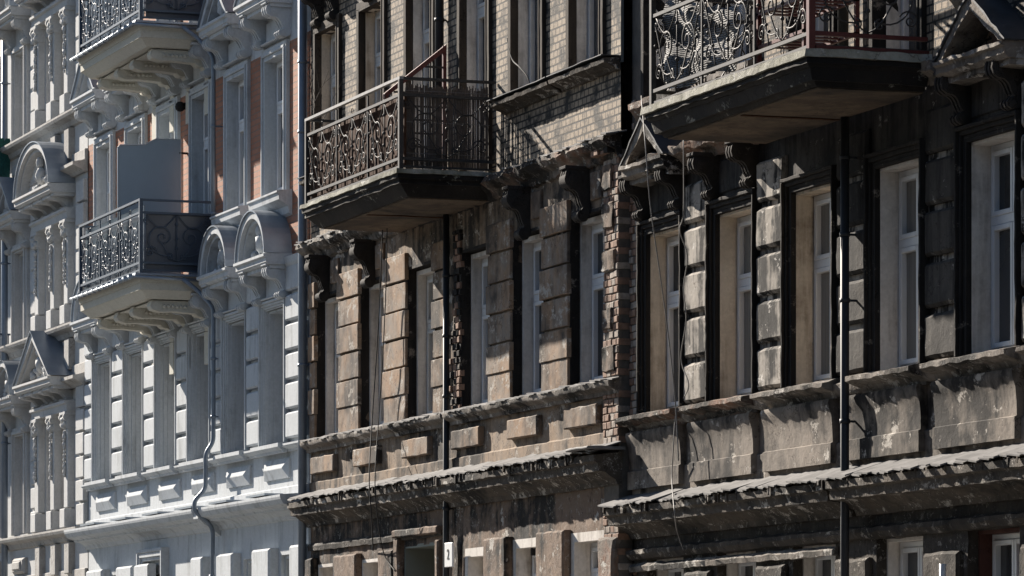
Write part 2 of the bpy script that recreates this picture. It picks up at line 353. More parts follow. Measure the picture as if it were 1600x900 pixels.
def win_part(root, xc, z0, w, h, p_out, p_in, rev, frm, inset=.035, transom=.64, pane='glass', two=True):
    # window: lining of the opening, with frame and panes
    a, b = -w / 2, w / 2; A, B = a + inset, b - inset; c, d = 0, h; Dz = h - inset
    g = MB(); g.patch((a, p_out, c), (A, p_out, c), (A, p_out, d), (a, p_out, d), .3); g.patch((B, p_out, c), (b, p_out, c), (b, p_out, d), (B, p_out, d), .3)
    g.patch((A, p_out, Dz), (B, p_out, Dz), (B, p_out, d), (A, p_out, d), .3)
    g.patch((A, p_out, c), (A, p_in, c), (A, p_in, Dz), (A, p_out, Dz), .3); g.patch((B, p_out, c), (B, p_in, c), (B, p_in, Dz), (B, p_out, Dz), .3)
    g.patch((A, p_out, Dz), (B, p_out, Dz), (B, p_in, Dz), (A, p_in, Dz), .3); g.patch((A, p_out, c + .012), (B, p_out, c + .012), (B, p_in, c + .03), (A, p_in, c + .03), .3)
    ob = g.build('window', rev, root, origin=(0, 0, 0)); o0 = Vector(root['_o'])
    ob.location = (xc - o0.x, -o0.y, z0 - o0.z); ob['_o'] = (0, 0, 0)
    f = MB(); t = .055; fp = p_in + .035; zt = h * transom
    def bar(x0, x1, zz0, zz1, q=0): f.block(x0, x1, zz0, zz1, p_in - .04, fp + q, .006, 3)
    bar(A, A + t, .03, Dz); bar(B - t, B, .03, Dz); bar(A + t, B - t, .03, .03 + t); bar(A + t, B - t, Dz - t, Dz)
    bar(A + t, B - t, zt - .04, zt + .04, .012)
    # sashes
    for (s0, s1) in ([(A + t, -.004), (.004, B - t)] if two else [(A + t, B - t)]):
        for (q0, q1) in ((.03 + t, zt - .04), (zt + .04, Dz - t)):
            u = .045
            for bb in ((s0, s0 + u, q0, q1), (s1 - u, s1, q0, q1), (s0 + u, s1 - u, q0, q0 + u), (s0 + u, s1 - u, q1 - u, q1)): bar(*bb, .02)
    f.build('frame', frm, ob, origin=(0, 0, 0))
    gl = MB(); gl.patch((A + t, p_in, .03 + t), (B - t, p_in, .03 + t), (B - t, p_in, Dz - t), (A + t, p_in, Dz - t), 3); gl.build('pane', pane, ob, origin=(0, 0, 0))
    return ob

def surround(root, xc, z0, w, h, p0, steps, m, rough=0, ears=False, cell=.25, name='window_surround'):
    # stepped architrave: steps = [(width outside the opening, projection)], from outermost inwards
    g = MB(); a, b = xc - w / 2, xc + w / 2
    for i, (wd, pr) in enumerate(steps):
        inn = steps[i + 1][0] if i + 1 < len(steps) else 0
        wo = wd
        for x0, x1 in ((a - wo, a - inn), (b + inn, b + wo)): g.block(min(x0, x1), max(x0, x1), z0, z0 + h + inn, p0, p0 + pr, .006, cell)
        g.block(a - wo, b + wo, z0 + h + inn, z0 + h + wo, p0, p0 + pr, .006, cell)
    return g.build(name, m, root, rough=rough)

def jamb(root, x, z0, w_, h, pa, pb, m, t=.03):
    g = MB()
    for s in (-1, 1): g.block(min(x + s * w_ / 2, x + s * (w_ / 2 - t)), max(x + s * w_ / 2, x + s * (w_ / 2 - t)), z0 + .01, z0 + h, pa, pb + .003, .004, .15)
    g.block(x - w_ / 2 + t, x + w_ / 2 - t, z0 + h - t, z0 + h, pa, pb + .003, .004, .15)
    return g.build('jamb_lining', m, root, rough=.002)

def moulding(root, x0, x1, prof, m, name, rough=0, cell=.2, freq=5, big=0, ret=True):
    g = MB(); g.sweep(prof, x0, x1, 'x', cell); return g.build(name, m, root, rough=rough, freq=freq, big=big)

def blocks(root, x0, x1, z0, z1, n, p0, p1, m, ch=.02, gap=.03, rough=.006, wide=0, name='pilaster', cell=.1):
    g = MB(); dz = (z1 - z0) / n
    for i in range(n):
        e = wide if i % 2 else 0
        g.block(x0 - e, x1 + e, z0 + i * dz + gap / 2, z0 + (i + 1) * dz - gap / 2, p0, p1 + random.uniform(-.004, .004), ch, cell)
    return g.build(name, m, root, rough=rough)

def console_mesh(W=.16, H=.42, P=.26):
    g = MB(); pr = [(0, 0), (.95, 0), (1.03, -.07), (1.06, -.19), (1.0, -.31), (.84, -.385), (.62, -.40), (.50, -.45), (.42, -.53), (.35, -.64), (.30, -.73), (.33, -.78), (.46, -.80), (.52, -.87), (.47, -.95), (.34, -1.0), (.16, -.99), (0, -.9)]
    pf = [(a * P, b * H) for a, b in pr]
    g.sweep(pf, -W / 2, W / 2, 'x', .5)
    pf2 = [(a * P + (.014 if a > .3 else 0), b * H) for a, b in pr]
    for x0 in (-W / 2 - .006, -.014, W / 2 - .020): g.sweep(pf2, x0, x0 + .027, 'x', .5)
    g.cyl(-W / 2 - .018, W / 2 + .018, P * .76, -.20 * H, .175 * H); g.cyl(-W / 2 - .03, W / 2 + .03, P * .76, -.2 * H, .11 * H); g.cyl(-W / 2 - .038, W / 2 + .038, P * .76, -.2 * H, .05 * H)
    g.cyl(-W / 2 - .018, W / 2 + .018, P * .36, -.88 * H, .10 * H); g.cyl(-W / 2 - .028, W / 2 + .028, P * .36, -.88 * H, .05 * H)
    g.block(-W / 2 - .02, W / 2 + .02, 0, .035, 0, P * 1.12, .006, .5)
    return g
def consoles(root, spots, m, W=.16, H=.42, P=.26, p=0, rough=0):
    first = None
    for (x, z) in spots:
        if first is None:
            g = console_mesh(W, H, P)
            if rough:
                pass
            ob = g.build('console', m, root, origin=(0, 0, 0), rough=rough, freq=9); first = ob
        else:
            ob = first.copy(); C.objects.link(ob); ob.parent = root
        o0 = Vector(root['_o']); ob.location = (x - o0.x, -p - o0.y, z - o0.z); ob['_o'] = (0, 0, 0)

def spiral(cx, cz, r0, r1, a0, turns, n=26):
    return [(cx + (r0 * (r1 / r0) ** (i / n)) * math.cos(a0 + turns * math.tau * i / n), cz + (r0 * (r1 / r0) ** (i / n)) * math.sin(a0 + turns * math.tau * i / n)) for i in range(n + 1)]
def ironwork(mb, place, w, h, r=.007, dense=True):
    # one heart-shaped scroll panel, centred, place(a, z) -> 3D point
    P = []
    P.append([(0, -.5 * h), (0, .5 * h)])
    for s in (-1, 1):
        def mm(pts): return [(s * a, b) for a, b in pts]
        big = spiral(.20 * w, .02 * h, .42 * h, .05 * h, math.pi * 1.32, 1.9, 44)
        big = [((a - .20 * w) * min(1, w * .48 / (.40 * h)) + .20 * w, b) for a, b in big]
        P.append(mm(big))
        P.append(mm(spiral(.37 * w, -.30 * h, .15 * h, .02 * h, math.pi * .9, -1.7, 26)))
        P.append(mm(spiral(.43 * w, .37 * h, .08 * h, .015 * h, math.pi * 1.3, 1.5, 18)))
        P.append(mm(spiral(.10 * w, -.38 * h, .08 * h, .02 * h, math.pi * .5, 1.4, 16)))
        P.append(mm([(.02 * w + (.40 * w) * t, .48 * h - .26 * h * math.sin(math.pi * t)) for t in [i / 12 for i in range(13)]]))
        P.append(mm([(.0 + .22 * w * t ** .6, -.48 * h + .40 * h * t) for t in [i / 10 for i in range(11)]]))
        if dense:
            P.append(mm([(.5 * w - .26 * w * t, .48 * h - .98 * h * t ** 1.5) for t in [i / 14 for i in range(15)]]))
            for k in range(5):
                a, z = s * (.44 - .05 * k) * w, (.10 - .10 * k) * h; mb.blob(place(a, z) , .016, .3)
    for pl in P: mb.tube([place(a, z) for a, z in pl], r, 5)
    for a, z in ((0, .0), (0, .30 * h), (.0, -.2 * h)): mb.blob(place(a, z), .02, .2)

def railing(bal, x0, x1, P, z0, mrail, miron, units, top=1.0, side_units=1, mid=.16, low=.12, left=True, mtop=None, rr=.008):
    g = MB()
    zt, zm, zl = z0 + top, z0 + top - mid, z0 + low
    for z, t in ((zm, .016), (zl, .016), (z0 + .03, .012)):
        g.box(x0, x1, P - t, P + t, z - t, z + t, 9)
        g.box(x1 - .016, x1 + .016, 0.02, P - .017, z - t, z + t, 9); g.box(x0 - .016, x0 + .016, 0.02, P - .017, z - t, z + t, 9)
    for x in (x0, x1): g.box(x - .025, x + .025, P - .025, P + .025, z0 - .02, zt, 9)
    n = units * 2
    for i in range(1, n):
        x = x0 + (x1 - x0) * i / n
        if i % 2 == 0: g.box(x - .010, x + .010, P - .01, P + .01, z0, zt - .015, 9)
        else:
            for zz in (zm + .02 + .035, z0 + .075): g.tube([(x + .035 * math.cos(k * math.tau / 12), P, zz + .035 * math.sin(k * math.tau / 12)) for k in range(13)], .005, 4)
    g.build('railing_frame', mrail, bal)
    g = MB(); g.box(x0 - .03, x1 + .03, P - .024, P + .024, zt, zt + .032, 9)
    g.build('handrail', mtop or mrail, bal)
    for x in (x0, x1): g = MB(); g.box(x - .022, x + .022, .02, P - .025, zt + .001, zt + .03, 9); g.build('side_rail', mrail, bal)
    g = MB(); w = (x1 - x0) / units; h = zm - zl - .03; zc = (zm + zl) / 2
    for i in range(units):
        xc = x0 + w * (i + .5); ironwork(g, lambda a, z: (xc + a, P, zc + z), w, h, rr)
    ironwork(g, lambda a, z: (x1, P / 2 + .02 - a, zc + z), P * .96, h, rr, False)
    ironwork(g, lambda a, z: (x0, P / 2 + .02 - a, zc + z), P * .96, h, rr, False)
    g.build('scrollwork', miron, bal)

def ring(mb, xc, z0, hw, hh, th, p0, p1, n=22, t0=0.0, metal=False):   # half-elliptical arch ring extruded along p
    out = [(xc + (hw) * math.cos(math.pi * i / n), z0 + hh * math.sin(math.pi * i / n)) for i in range(n + 1)]
    inn = [(xc + (hw - th) * math.cos(math.pi * i / n), z0 + (hh - th) * math.sin(math.pi * i / n)) for i in range(n, -1, -1)]
    mb.sweep(out + inn, p0, p1, 'p', 9)

def ped_base(g, x0, x1, z, P, p, cell=.3):
    pr = [(p, z), (p + P - .04, z), (p + P, z + .03), (p + P, z + .085), (p + P + .035, z + .10), (p + P + .035, z + .135), (p, z + .15)]
    g.sweep(pr, x0, x1, 'x', cell); g.box(x0 + .03, x1 - .03, p, p + P - .07, z - .05, z - .001, cell)

def pediment(root, xc, z, w, kind, m, hood, P=.34, p=0, hh=.6, rough=0, relief=True):
    hw = w / 2; g = MB(); ped_base(g, xc - hw, xc + hw, z, P, p)
    zb = z + .15
    if kind == 'arch':
        ring(g, xc, zb, hw - .04, hh, .09, p, p + P); ring(g, xc, zb, hw - .135, hh - .095, .05, p, p + P - .06)
        n = 16; g.sweep([(xc + (hw - .1) * math.cos(math.pi * i / n), zb + (hh - .06) * math.sin(math.pi * i / n)) for i in range(n + 1)], p, p + P - .2, 'p', 9)
    else:
        for s in (-1, 1):
            g.sweep([(xc + s * hw, zb), (xc + s * (hw - .13), zb), (xc, zb + hh - .13), (xc, zb + hh)], p, p + P, 'p', .2)
            g.sweep([(xc + s * (hw - .14), zb), (xc + s * (hw - .21), zb), (xc, zb + hh - .21), (xc, zb + hh - .14)], p, p + P - .05, 'p', .2)
        g.sweep([(xc - hw + .1, zb), (xc + hw - .1, zb), (xc, zb + hh - .1)], p, p + P - .2, 'p', .2)
    ob = g.build('pediment', m, root, rough=rough)
    g = MB()
    if kind == 'arch': ring(g, xc, zb, hw - .02, hh + .02, .016, p - .001, p + P + .025)
    else:
        for s in (-1, 1): g.sweep([(xc + s * (hw + .03), zb + .0), (xc + s * (hw + .01), zb + .003), (xc, zb + hh + .003), (xc, zb + hh + .02)], p - .001, p + P + .03, 'p', .3)
    g.build('hood', hood, ob, rough=rough)
    if relief:
        g = MB(); pp = p + P - .19
        g.blob((xc, pp + .05, zb + hh * .60), .08, .3, (1, .9, 1.2)); g.blob((xc, pp + .03, zb + hh * .33), .12, .3, (1, .8, 1.2))
        for k in range(16):
            a = random.uniform(-1, 1); zz = random.uniform(.03, .5 * (1 - abs(a)) + .1) * hh
            g.blob((xc + a * hw * .6, pp + .015, zb + zz), random.uniform(.035, .065), .6)
        g.build('relief', m, ob)
    return ob

def pipe(root, pts, r, m, brackets=(), name='drainpipe'):
    # round the corners a little
    q = [Vector(pts[0])]
    for i in range(1, len(pts) - 1):
        a, b, c = map(Vector, pts[i - 1:i + 2]); d = min(.09, (b - a).length * .45, (c - b).length * .45)
        s0 = b + (a - b).normalized() * d; s1 = b + (c - b).normalized() * d
        for k in range(6):
            t = k / 5; q.append((s0 * (1 - t) ** 2) + b * 2 * t * (1 - t) + s1 * t * t)
    q.append(Vector(pts[-1])); g = MB(); g.tube([tuple(v) for v in q], r, 14); ob = g.build(name, m, root)
    if brackets:
        g = MB()
        for (x, p, z) in brackets:
            g.tube([(x, p, z - .02), (x, p, z + .02)], r + .008, 14); g.box(x - .01, x + .01, p - .13, p - r, z - .01, z + .01, 1)
        g.build('pipe_bracket', m, ob)
    return ob

def brickstack(mb1, mb2, x0, x1, z0, z1, p0, p1, depth_j=.03, skip=.05, bw=.125, rh=.0785):
    z = z0; r = 0
    while z < z1 - .02:
        x = x0 - (bw / 2 if r % 2 else 0)
        while x < x1:
            a, b = max(x, x0), min(x + bw - .012, x1)
            if b - a > .025 and random.random() > skip:
                pj = p1 + random.uniform(-depth_j, .008)
                (mb1 if random.random() < .55 else mb2).block(a, b, z, min(z + rh - .011, z1), p0, pj, .006, .06)
            x += bw
        z += rh; r += 1

def teeth(root, x0, x1, z0, z1, p0, p1, m='cornice_soot'):
    g = MB(); x = x0
    while x < x1:
        w_ = random.uniform(.03, .06)
        if random.random() > .45 and noise.noise(Vector((x * .8, z0, 0))) > -.1: g.block(x, x + w_ - .01, z0 + random.uniform(-.03, .02), z1, p0, p1 + random.uniform(-.03, .01), .006, .2)
        x += w_
    return g.build('brick_teeth', m, root, rough=.004)

def slates(root, x0, x1, zin, zout, pin, pout, name='slate_covering', n=None, m='slate', up=.0):
    g = MB(); x = x0
    while x < x1:
        w_ = random.uniform(.13, .2); a = random.uniform(-.012, .008); b = random.uniform(-.05, .02); t = .014; l = random.uniform(-.004, .02)
        A = (x, pin, zin + a); B = (x + w_ + .02, pin, zin + a - .012); Cc = (x + w_ + .02 + random.uniform(-.02, .02), pout + b, zout + l - .008); D = (x + random.uniform(-.015, .015), pout + b + random.uniform(-.015, .015), zout + l + .012)
        g.patch(A, B, Cc, D, .5); lo = [(v[0], v[1], v[2] - t) for v in (A, B, Cc, D)]; g.patch(*lo, .5)
        for i in range(4):
            q = [A, B, Cc, D]; g.patch(q[i], q[(i + 1) % 4], lo[(i + 1) % 4], lo[i], .5)
        x += w_
    return g.build(name, m, root)

def frust(g, x0, x1, P, za, ea, zb, eb, cell=.15, pw=0):
    A = [(x0 - ea, pw), (x0 - ea, P + ea), (x1 + ea, P + ea), (x1 + ea, pw)]; B = [(x0 - eb, pw), (x0 - eb, P + eb), (x1 + eb, P + eb), (x1 + eb, pw)]
    for i in range(3): g.patch((*A[i], za), (*A[i + 1], za), (*B[i + 1], zb), (*B[i], zb), cell)
    g.patch(*[(*q, za) for q in A], cell); g.patch(*[(*q, zb) for q in B], cell)

def balcony(root, x0, x1, P, z0, mslab, msoff, mlip, rough=0, lipt=.07, layers=None, sz=-.352, se=.15):
    g = MB()
    for (za, ea, zb, eb) in (layers or [(-.12, .01, -lipt - .001, .01), (-.20, -.05, -.121, -.02), (-.34, -.20, -.201, -.06)]):
        frust(g, x0, x1, P, z0 + za, ea, z0 + zb, eb)
    b = g.build('balcony', mslab, root, rough=rough, freq=4)
    g = MB(); frust(g, x0, x1, P, z0 - lipt, .055, z0, .045, .12); g.build('slab_lip', mlip, b, rough=rough, freq=6)
    g = MB(); e = .13 + se; g.box(x0 + e, x1 - e, 0.0, P - e, z0 + sz - .012, z0 + sz, .3); g.build('soffit', msoff, b, rough=rough * .5)
    if rough:
        for k in (2,):
            g = MB(); xb = x0 + (x1 - x0) * k / 4; g.box(xb - .03, xb + .03, .02, P - e - .02, z0 + sz - .022, z0 + sz - .0125, .1); g.build('steel_joist', 'rust', b, rough=.002)
    return b

# ================================================================== BLACK HOUSE (right)
O = -.13                                                  # its facade stands 13 cm behind the brown neighbour's
RB = thing('apartment_building', 'soot black stucco tenement with grey streaked piers, pipe and scroll brackets at the right', 'building', (5, 0, 0), 'terraced tenement houses')
RX = [1.12, 3.02, 4.93, 6.86, 8.77, 10.68]; RW = 1.0
RZ = [(.9, 2.62), (4.60, 6.49), (7.86, 9.75), (11.0, 12.8)]
holes = []
for f, (a, b) in enumerate(RZ):
    for i, x in enumerate(RX):
        z0 = a if not (f in (2, 3) and i in (2, 3)) else a - .55
        holes.append((x - RW / 2, x + RW / 2, z0, b))
gf = [h for h in holes if h[3] < 3]
holes = [h for h in holes if h[3] > 3]
gfr = []
for i, x in enumerate(RX): gfr.append((x - .5, x + .5, .9, 3.12 if i != 3 else 3.12))
def rwall(z0, z1, m, hs, rough=.006, cell=.09, name='wall'):
    g = MB(); wallgrid(g, .24, 14, z0, z1, O, hs, .22, cell); return g.build(name, m, RB, rough=rough, freq=4)
rwall(0, 3.12, 'black_flake', gfr, .012); rwall(3.12, 3.55, 'black_flake', [], .012, name='frieze'); rwall(3.55, 4.62, 'grey_apron', [])
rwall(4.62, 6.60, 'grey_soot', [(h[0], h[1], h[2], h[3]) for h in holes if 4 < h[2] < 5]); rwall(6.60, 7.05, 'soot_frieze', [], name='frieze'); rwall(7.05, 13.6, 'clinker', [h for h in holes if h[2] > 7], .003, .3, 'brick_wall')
g = MB(); g.box(.245, 14, O - .5, O - .23, 0, 13.6, 3)
# dark backing is the inner wall around each window lining
def inner_wall(root, x0, x1, z1, p, holes, m):
    g = MB(); wallgrid(g, x0, x1, 0, z1, p, holes, .3, 3); return g.build('inner_wall', m, root)
# windows: pale lining, frame and panes
for i, x in enumerate(RX):
    rv = 'reveal_y' if i in (0, 1, 2) else 'reveal'
    win_part(RB, x, 4.60, RW, 1.87, O - .02, O - .235, rv, 'pvc', .035, .63, 'curtain' if i in (1, 2, 3) else 'glass', two=True)
    for f in (2, 3):
        a, b = RZ[f]
        if i in (2, 3): a -= .55
        win_part(RB, x, a, RW, b - a, O - .08, O - .26, 'reveal', 'pvc', .03, .7)
    a, b = gfr[i][2:]; win_part(RB, x, a, RW, b - a, O - .1, O - .25, 'reveal' if i != 4 else 'redpaint', 'pvc', .03, .75)
# stepped black window surrounds of the first floor
for i, x in enumerate(RX):
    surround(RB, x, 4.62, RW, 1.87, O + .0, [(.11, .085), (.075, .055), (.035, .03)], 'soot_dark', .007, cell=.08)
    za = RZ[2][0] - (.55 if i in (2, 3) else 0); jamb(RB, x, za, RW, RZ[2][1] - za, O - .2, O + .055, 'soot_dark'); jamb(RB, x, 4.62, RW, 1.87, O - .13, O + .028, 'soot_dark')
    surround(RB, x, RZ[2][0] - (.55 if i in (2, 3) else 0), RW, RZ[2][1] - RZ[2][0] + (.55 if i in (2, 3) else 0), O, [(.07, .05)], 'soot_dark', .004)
# rusticated piers
for i in range(len(RX)):
    a = RX[i] + RW / 2 + .13; b = (RX[i + 1] - RW / 2 - .12) if i + 1 < len(RX) else 13.8
    if i + 1 >= len(RX): b = a + .6
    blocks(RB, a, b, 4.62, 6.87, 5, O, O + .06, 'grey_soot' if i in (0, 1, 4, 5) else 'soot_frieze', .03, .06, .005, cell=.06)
    blocks(RB, a - .02, b + .02, 1.0, 2.98, 5, O, O + .06, 'black_flake', .03, .05, .012)
# window sills and swelling aprons
zs = 4.62
for i, x in enumerate(RX):
    g = MB(); a, b = max(.25, x - (1.02 if i != 3 else .70)), x + .66
    pr = [(O, 4.44), (O + .05, 4.44), (O + .06, 4.50), (O + .18, 4.53), (O + .22, 4.55), (O + .22, 4.59), (O + .02, 4.63), (O, 4.625)]
    g.sweep(pr, a, b, 'x', .07); g.build('window_sill', 'ledge' if i > 1 else 'ledge_red', RB, rough=.016, freq=6)
    g = MB(); pr = [(O, 3.85), (O + .085, 3.85), (O + .085, 4.035), (O + .062, 4.045), (O + .064, 4.15), (O + .075, 4.28), (O + .10, 4.36), (O + .11, 4.41), (O + .10, 4.44), (O, 4.45)]
    g.sweep(pr, max(.26, x - 1.04), x + .58, 'x', .07); g.build('apron_panel', 'grey_apron', RB, rough=.003)
moulding(RB, .26, 14, [(O, 4.455), (O + .05, 4.46), (O + .09, 4.51), (O + .10, 4.56), (O, 4.60)], 'ledge', 'sill_band', .012, .09)
moulding(RB, .25, 14, [(O, 3.72), (O + .03, 3.72), (O + .03, 4.03), (O, 4.045)], 'grey_apron', 'plinth_band', .006, .15)
# main cornice between ground and first floor with slates
def big_cornice(root, x0, x1, o, P, zt, m, name='cornice', rough=.008):
    pr = [(o, zt - .34), (o + .05, zt - .34), (o + .07, zt - .29), (o + .14, zt - .25), (o + .19, zt - .21), (o + P - .05, zt - .20), (o + P - .04, zt - .12), (o + P, zt - .10), (o + P, zt - .035), (o, zt)]
    g = MB(); g.sweep(pr, x0, x1, 'x', .05); return g.build(name, m, root, rough=rough, freq=6)
big_cornice(RB, .24, 5.92, O, .34, 3.68, 'cornice_soot'); big_cornice(RB, 6.02, 14, O, .36, 3.68, 'cornice_soot')
slates(RB, .22, 5.86, 3.81, 3.67, O + .03, O + .39); slates(RB, 5.98, 13.9, 3.81, 3.67, O + .03, O + .41); teeth(RB, .24, 14, 3.60, 3.665, O + .30, O + .36)
moulding(RB, .24, 14, [(O, 3.12), (O + .05, 3.13), (O + .09, 3.18), (O + .09, 3.22), (O + .03, 3.24), (O, 3.25)], 'black_flake', 'frieze_moulding', .014, .08)
moulding(RB, .24, 5.5, [(O, 3.0), (O + .06, 3.0), (O + .07, 3.05), (O + .02, 3.09), (O, 3.09)], 'ledge', 'lintel_band', .014, .08)
# upper ledge under the second floor, consoles and remains of pediments
g = MB(); pr = [(O, 7.03), (O + .08, 7.03), (O + .12, 7.10), (O + .22, 7.13), (O + .24, 7.20), (O, 7.22)]
g.sweep(pr, .9, 4.0, 'x', .07); g.build('broken_cornice', 'ledge_red', RB, rough=.035, freq=5)
g = MB(); g.sweep(pr, 7.7, 7.98, 'x', .07); g.build('broken_cornice', 'ledge', RB, rough=.03, freq=5)
consoles(RB, [(x + s * .5, 7.03) for x in (RX[0], RX[1]) for s in (-1, 1)] + [(RX[4] - .5, 7.03), (RX[4] + .5, 7.03), (RX[5] - .5, 7.03), (RX[5] + .5, 7.03)], 'console_soot', .14, .42, .26, O, .002)
for i in (0, 1, 4, 5):                                    # frieze panel above each window head
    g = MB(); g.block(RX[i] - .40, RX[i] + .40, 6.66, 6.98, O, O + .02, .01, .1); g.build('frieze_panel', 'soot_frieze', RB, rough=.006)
for xc, zz, hw, ph in ((1.25, 7.0, .58, .56), (8.93, 7.0, .68, .62)):
    g = MB(); ped_base(g, xc - hw, xc + hw, zz, .30, O, .08)
    for s in (-1, 1):
        g.sweep([(xc + s * hw, zz + .15), (xc + s * (hw - .12), zz + .15), (xc, zz + ph - .12), (xc, zz + ph)], O, O + .30, 'p', .08)
    pb = g.build('pediment', 'ledge', RB, rough=.016, freq=6)
    g = MB()
    for s in (-1, 1): g.sweep([(xc + s * (hw + .03), zz + .153), (xc + s * (hw + .02), zz + .14), (xc, zz + ph + .003), (xc, zz + ph + .025)], O - .02, O + .32, 'p', .1)
    g.build('hood', 'zinc_old', pb, rough=.012, freq=6)
    g = MB(); brk = MB(); brickstack(g, brk, xc - hw * .5, xc + hw * .5, zz + .16, zz + .36, O - .1, O + .04); g.build('bare_brick', 'roughbrick', pb, rough=.004)
# second floor sills
for i in (0, 1, 4, 5):
    g = MB(); x = RX[i]; g.sweep([(O, 7.62), (O + .04, 7.64), (O + .12, 7.74), (O + .15, 7.76), (O + .15, 7.82), (O, 7.86)], x - .68, x + .66, 'x', .08); g.build('window_sill', 'ledge_red' if i == 0 else 'ledge', RB, rough=.02, freq=6)
# exposed brick edge at the party wall
g1, g2 = MB(), MB(); brickstack(g1, g2, .215, .47, 4.0, 6.95, O - .05, O + .045, .012, .03); brickstack(g1, g2, .215, .33, 7.2, 7.9, O - .05, O + .03, .03, .05)
brickstack(g1, g2, .215, .36, .3, 3.0, O - .05, O + .05, .04, .05)
g1.build('exposed_brickwork', 'roughbrick', RB, rough=.006); g2.build('exposed_brickwork', 'roughbrick_pale', RB, rough=.006)
brk_ = O + .028; g = MB(); g.box(.215, .46, O - .1, brk_, 4.0, 6.95, .3); g.box(.215, .46, O - .1, O + .012, 7.1, 13.5, .3); g.build('mortar_bed', 'mortar', RB)
# balcony
RBX0, RBX1 = 3.93, 7.78
bz = 7.28
B = balcony(RB, RBX0, RBX1, 1.15, bz, 'slab', 'soffit', 'moss', .012, .07, [(-.12, .03, -.071, .02), (-.15, -.01, -.121, .01), (-.26, -.06, -.151, -.02), (-.30, -.13, -.261, -.10)], sz=-.302, se=.02)
railing(B, RBX0 + .06, RBX1 - .02, 1.12, bz, 'iron_worn', 'iron_worn', 3, top=1.02, mid=.17, low=.14, mtop='rail_pale')
g = MB(); x1 = RBX1 - .02
g.box(x1 - .03, x1 + .03, 1.09, 1.15, bz, bz + 1.0, 9); g.box(x1 - .018, x1 + .018, .02, 1.088, bz + .12, bz + .155, 9); g.box(x1 - .02, x1 + .05, .02, 1.088, bz + .002, bz + .03, 9); g.build('side_frame', 'iron_red', B)
# black drainpipe and a thinner one
pr_ = X(1320, .04); pipe(RB, [(pr_, .04, 0), (pr_, .04, 7.15)], .040, 'pipe_dark', [(pr_, .04, z) for z in (6.6, 5.9, 5.3, 4.2, 2.6)])
pipe(RB, [(5.86, -.02, 7.3), (5.86, -.02, 13.4)], .05, 'pipe_dark', [(5.86, -.02, 9)])
mass(RB, .22, 14, O, 13.62, 'grey_apron')
g = MB(); pr = [(O - .5, 13.3), (O + .1, 13.3), (O + .35, 13.55), (O + .4, 13.62), (O - .5, 13.63)]; g.sweep(pr, .24, 14, 'x', 1); g.build('eaves_cornice', 'ledge', RB)

# ================================================================== BROWN HOUSE (middle)
MBd = thing('apartment_building', 'ochre brown crumbling tenement with clinker brick upper storey between white and black houses', 'building', (-5, 0, 0), 'terraced tenement houses')
XM0, XM1 = -11.02, .19
MX = [-10.24, -8.36, -6.46, -4.46, -2.68, -.80]; MW = [1.0, 1.0, 1.02, .98, 1.0, 1.04]
MZ1, MH1 = 5.0, 6.84; MZ2, MH2 = 8.36, 10.22
def mwall(z0, z1, m, hs, rough=.006, cell=.09, name='wall', x0=XM0, x1=XM1, dep=.16):
    g = MB(); wallgrid(g, x0, x1, z0, z1, 0, hs, dep, cell); return g.build(name, m, MBd, rough=rough, freq=4)
h1 = [(x - w / 2, x + w / 2, MZ1, MH1) for x, w in zip(MX, MW)]
h2 = [(x - .48, x + .48, MZ2 - (.75 if i in (2, 3) else 0), MH2) for i, x in enumerate(MX)]
h3 = [(x - .48, x + .48, 11.7, 13.2) for x in MX]
hg = [(MX[0] - .45, MX[0] + .45, .9, 3.42), (MX[1] - .45, MX[1] + .45, .9, 3.42), (-7.12, -5.72, .12, 3.52), (MX[3] - .38, MX[3] + .52, .9, 3.42), (MX[4] - .5, MX[4] + .5, .9, 3.46), (MX[5] - .5, MX[5] + .5, .9, 3.46)]
mwall(0, 3.62, 'brown_grime', hg, .012); mwall(3.62, 4.1, 'brown_grime', [], .012, name='frieze'); mwall(4.1, 5.0, 'ochre', [])
mwall(5.0, 7.42, 'ochre', h1, .01)
mwall(7.42, 13.8, 'clinker', h2 + h3, .003, .3, 'brick_wall')
for i, x in enumerate(MX):
    w_ = MW[i]
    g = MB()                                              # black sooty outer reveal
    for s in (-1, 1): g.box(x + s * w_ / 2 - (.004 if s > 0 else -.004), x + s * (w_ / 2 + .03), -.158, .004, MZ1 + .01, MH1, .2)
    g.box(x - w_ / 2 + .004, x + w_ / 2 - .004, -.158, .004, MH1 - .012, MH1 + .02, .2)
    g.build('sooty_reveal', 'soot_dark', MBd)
    win_part(MBd, x, MZ1, w_ - .02, MH1 - MZ1 - .03, -.10, -.25, 'reveal', 'pvc_grime' if i < 3 else 'pvc', .05, .63, 'curtain' if i in (2, 3) else 'glass')
    a = h2[i][2]; win_part(MBd, x, a, .95, MH2 - a, -.04, -.20, 'reveal_y' if i in (0, 1) else 'reveal', 'pvc_grime', .03, .66 if i not in (2, 3) else .76)
    surround(MBd, x, a, .96, MH2 - a, 0, [(.09, .045)], 'wood_dark', .003, cell=.12); jamb(MBd, x, a, .96, MH2 - a, -.15, .05, 'wood_dark')
    win_part(MBd, x, 11.7, .96, 1.5, -.04, -.27, 'reveal', 'pvc', .03, .66)
for i, h in enumerate(hg):
    if i == 2: continue
    win_part(MBd, (h[0] + h[1]) / 2, h[2], h[1] - h[0], h[3] - h[2], .006, -.22, 'reveal' if i != 2 else 'reveal', 'pvc', .10 if i > 2 else .04, .82)
g = MB(); g.box(-7.10, -5.74, -.42, -.36, .12, 3.5, .5); dr = g.build('door', 'door', MBd)
g = MB(); g.block(-7.0, -6.45, .3, 2.2, -.36, -.345, .02); g.block(-6.38, -5.84, .3, 2.2, -.36, -.345, .02); g.build('door_panel', 'door', dr)
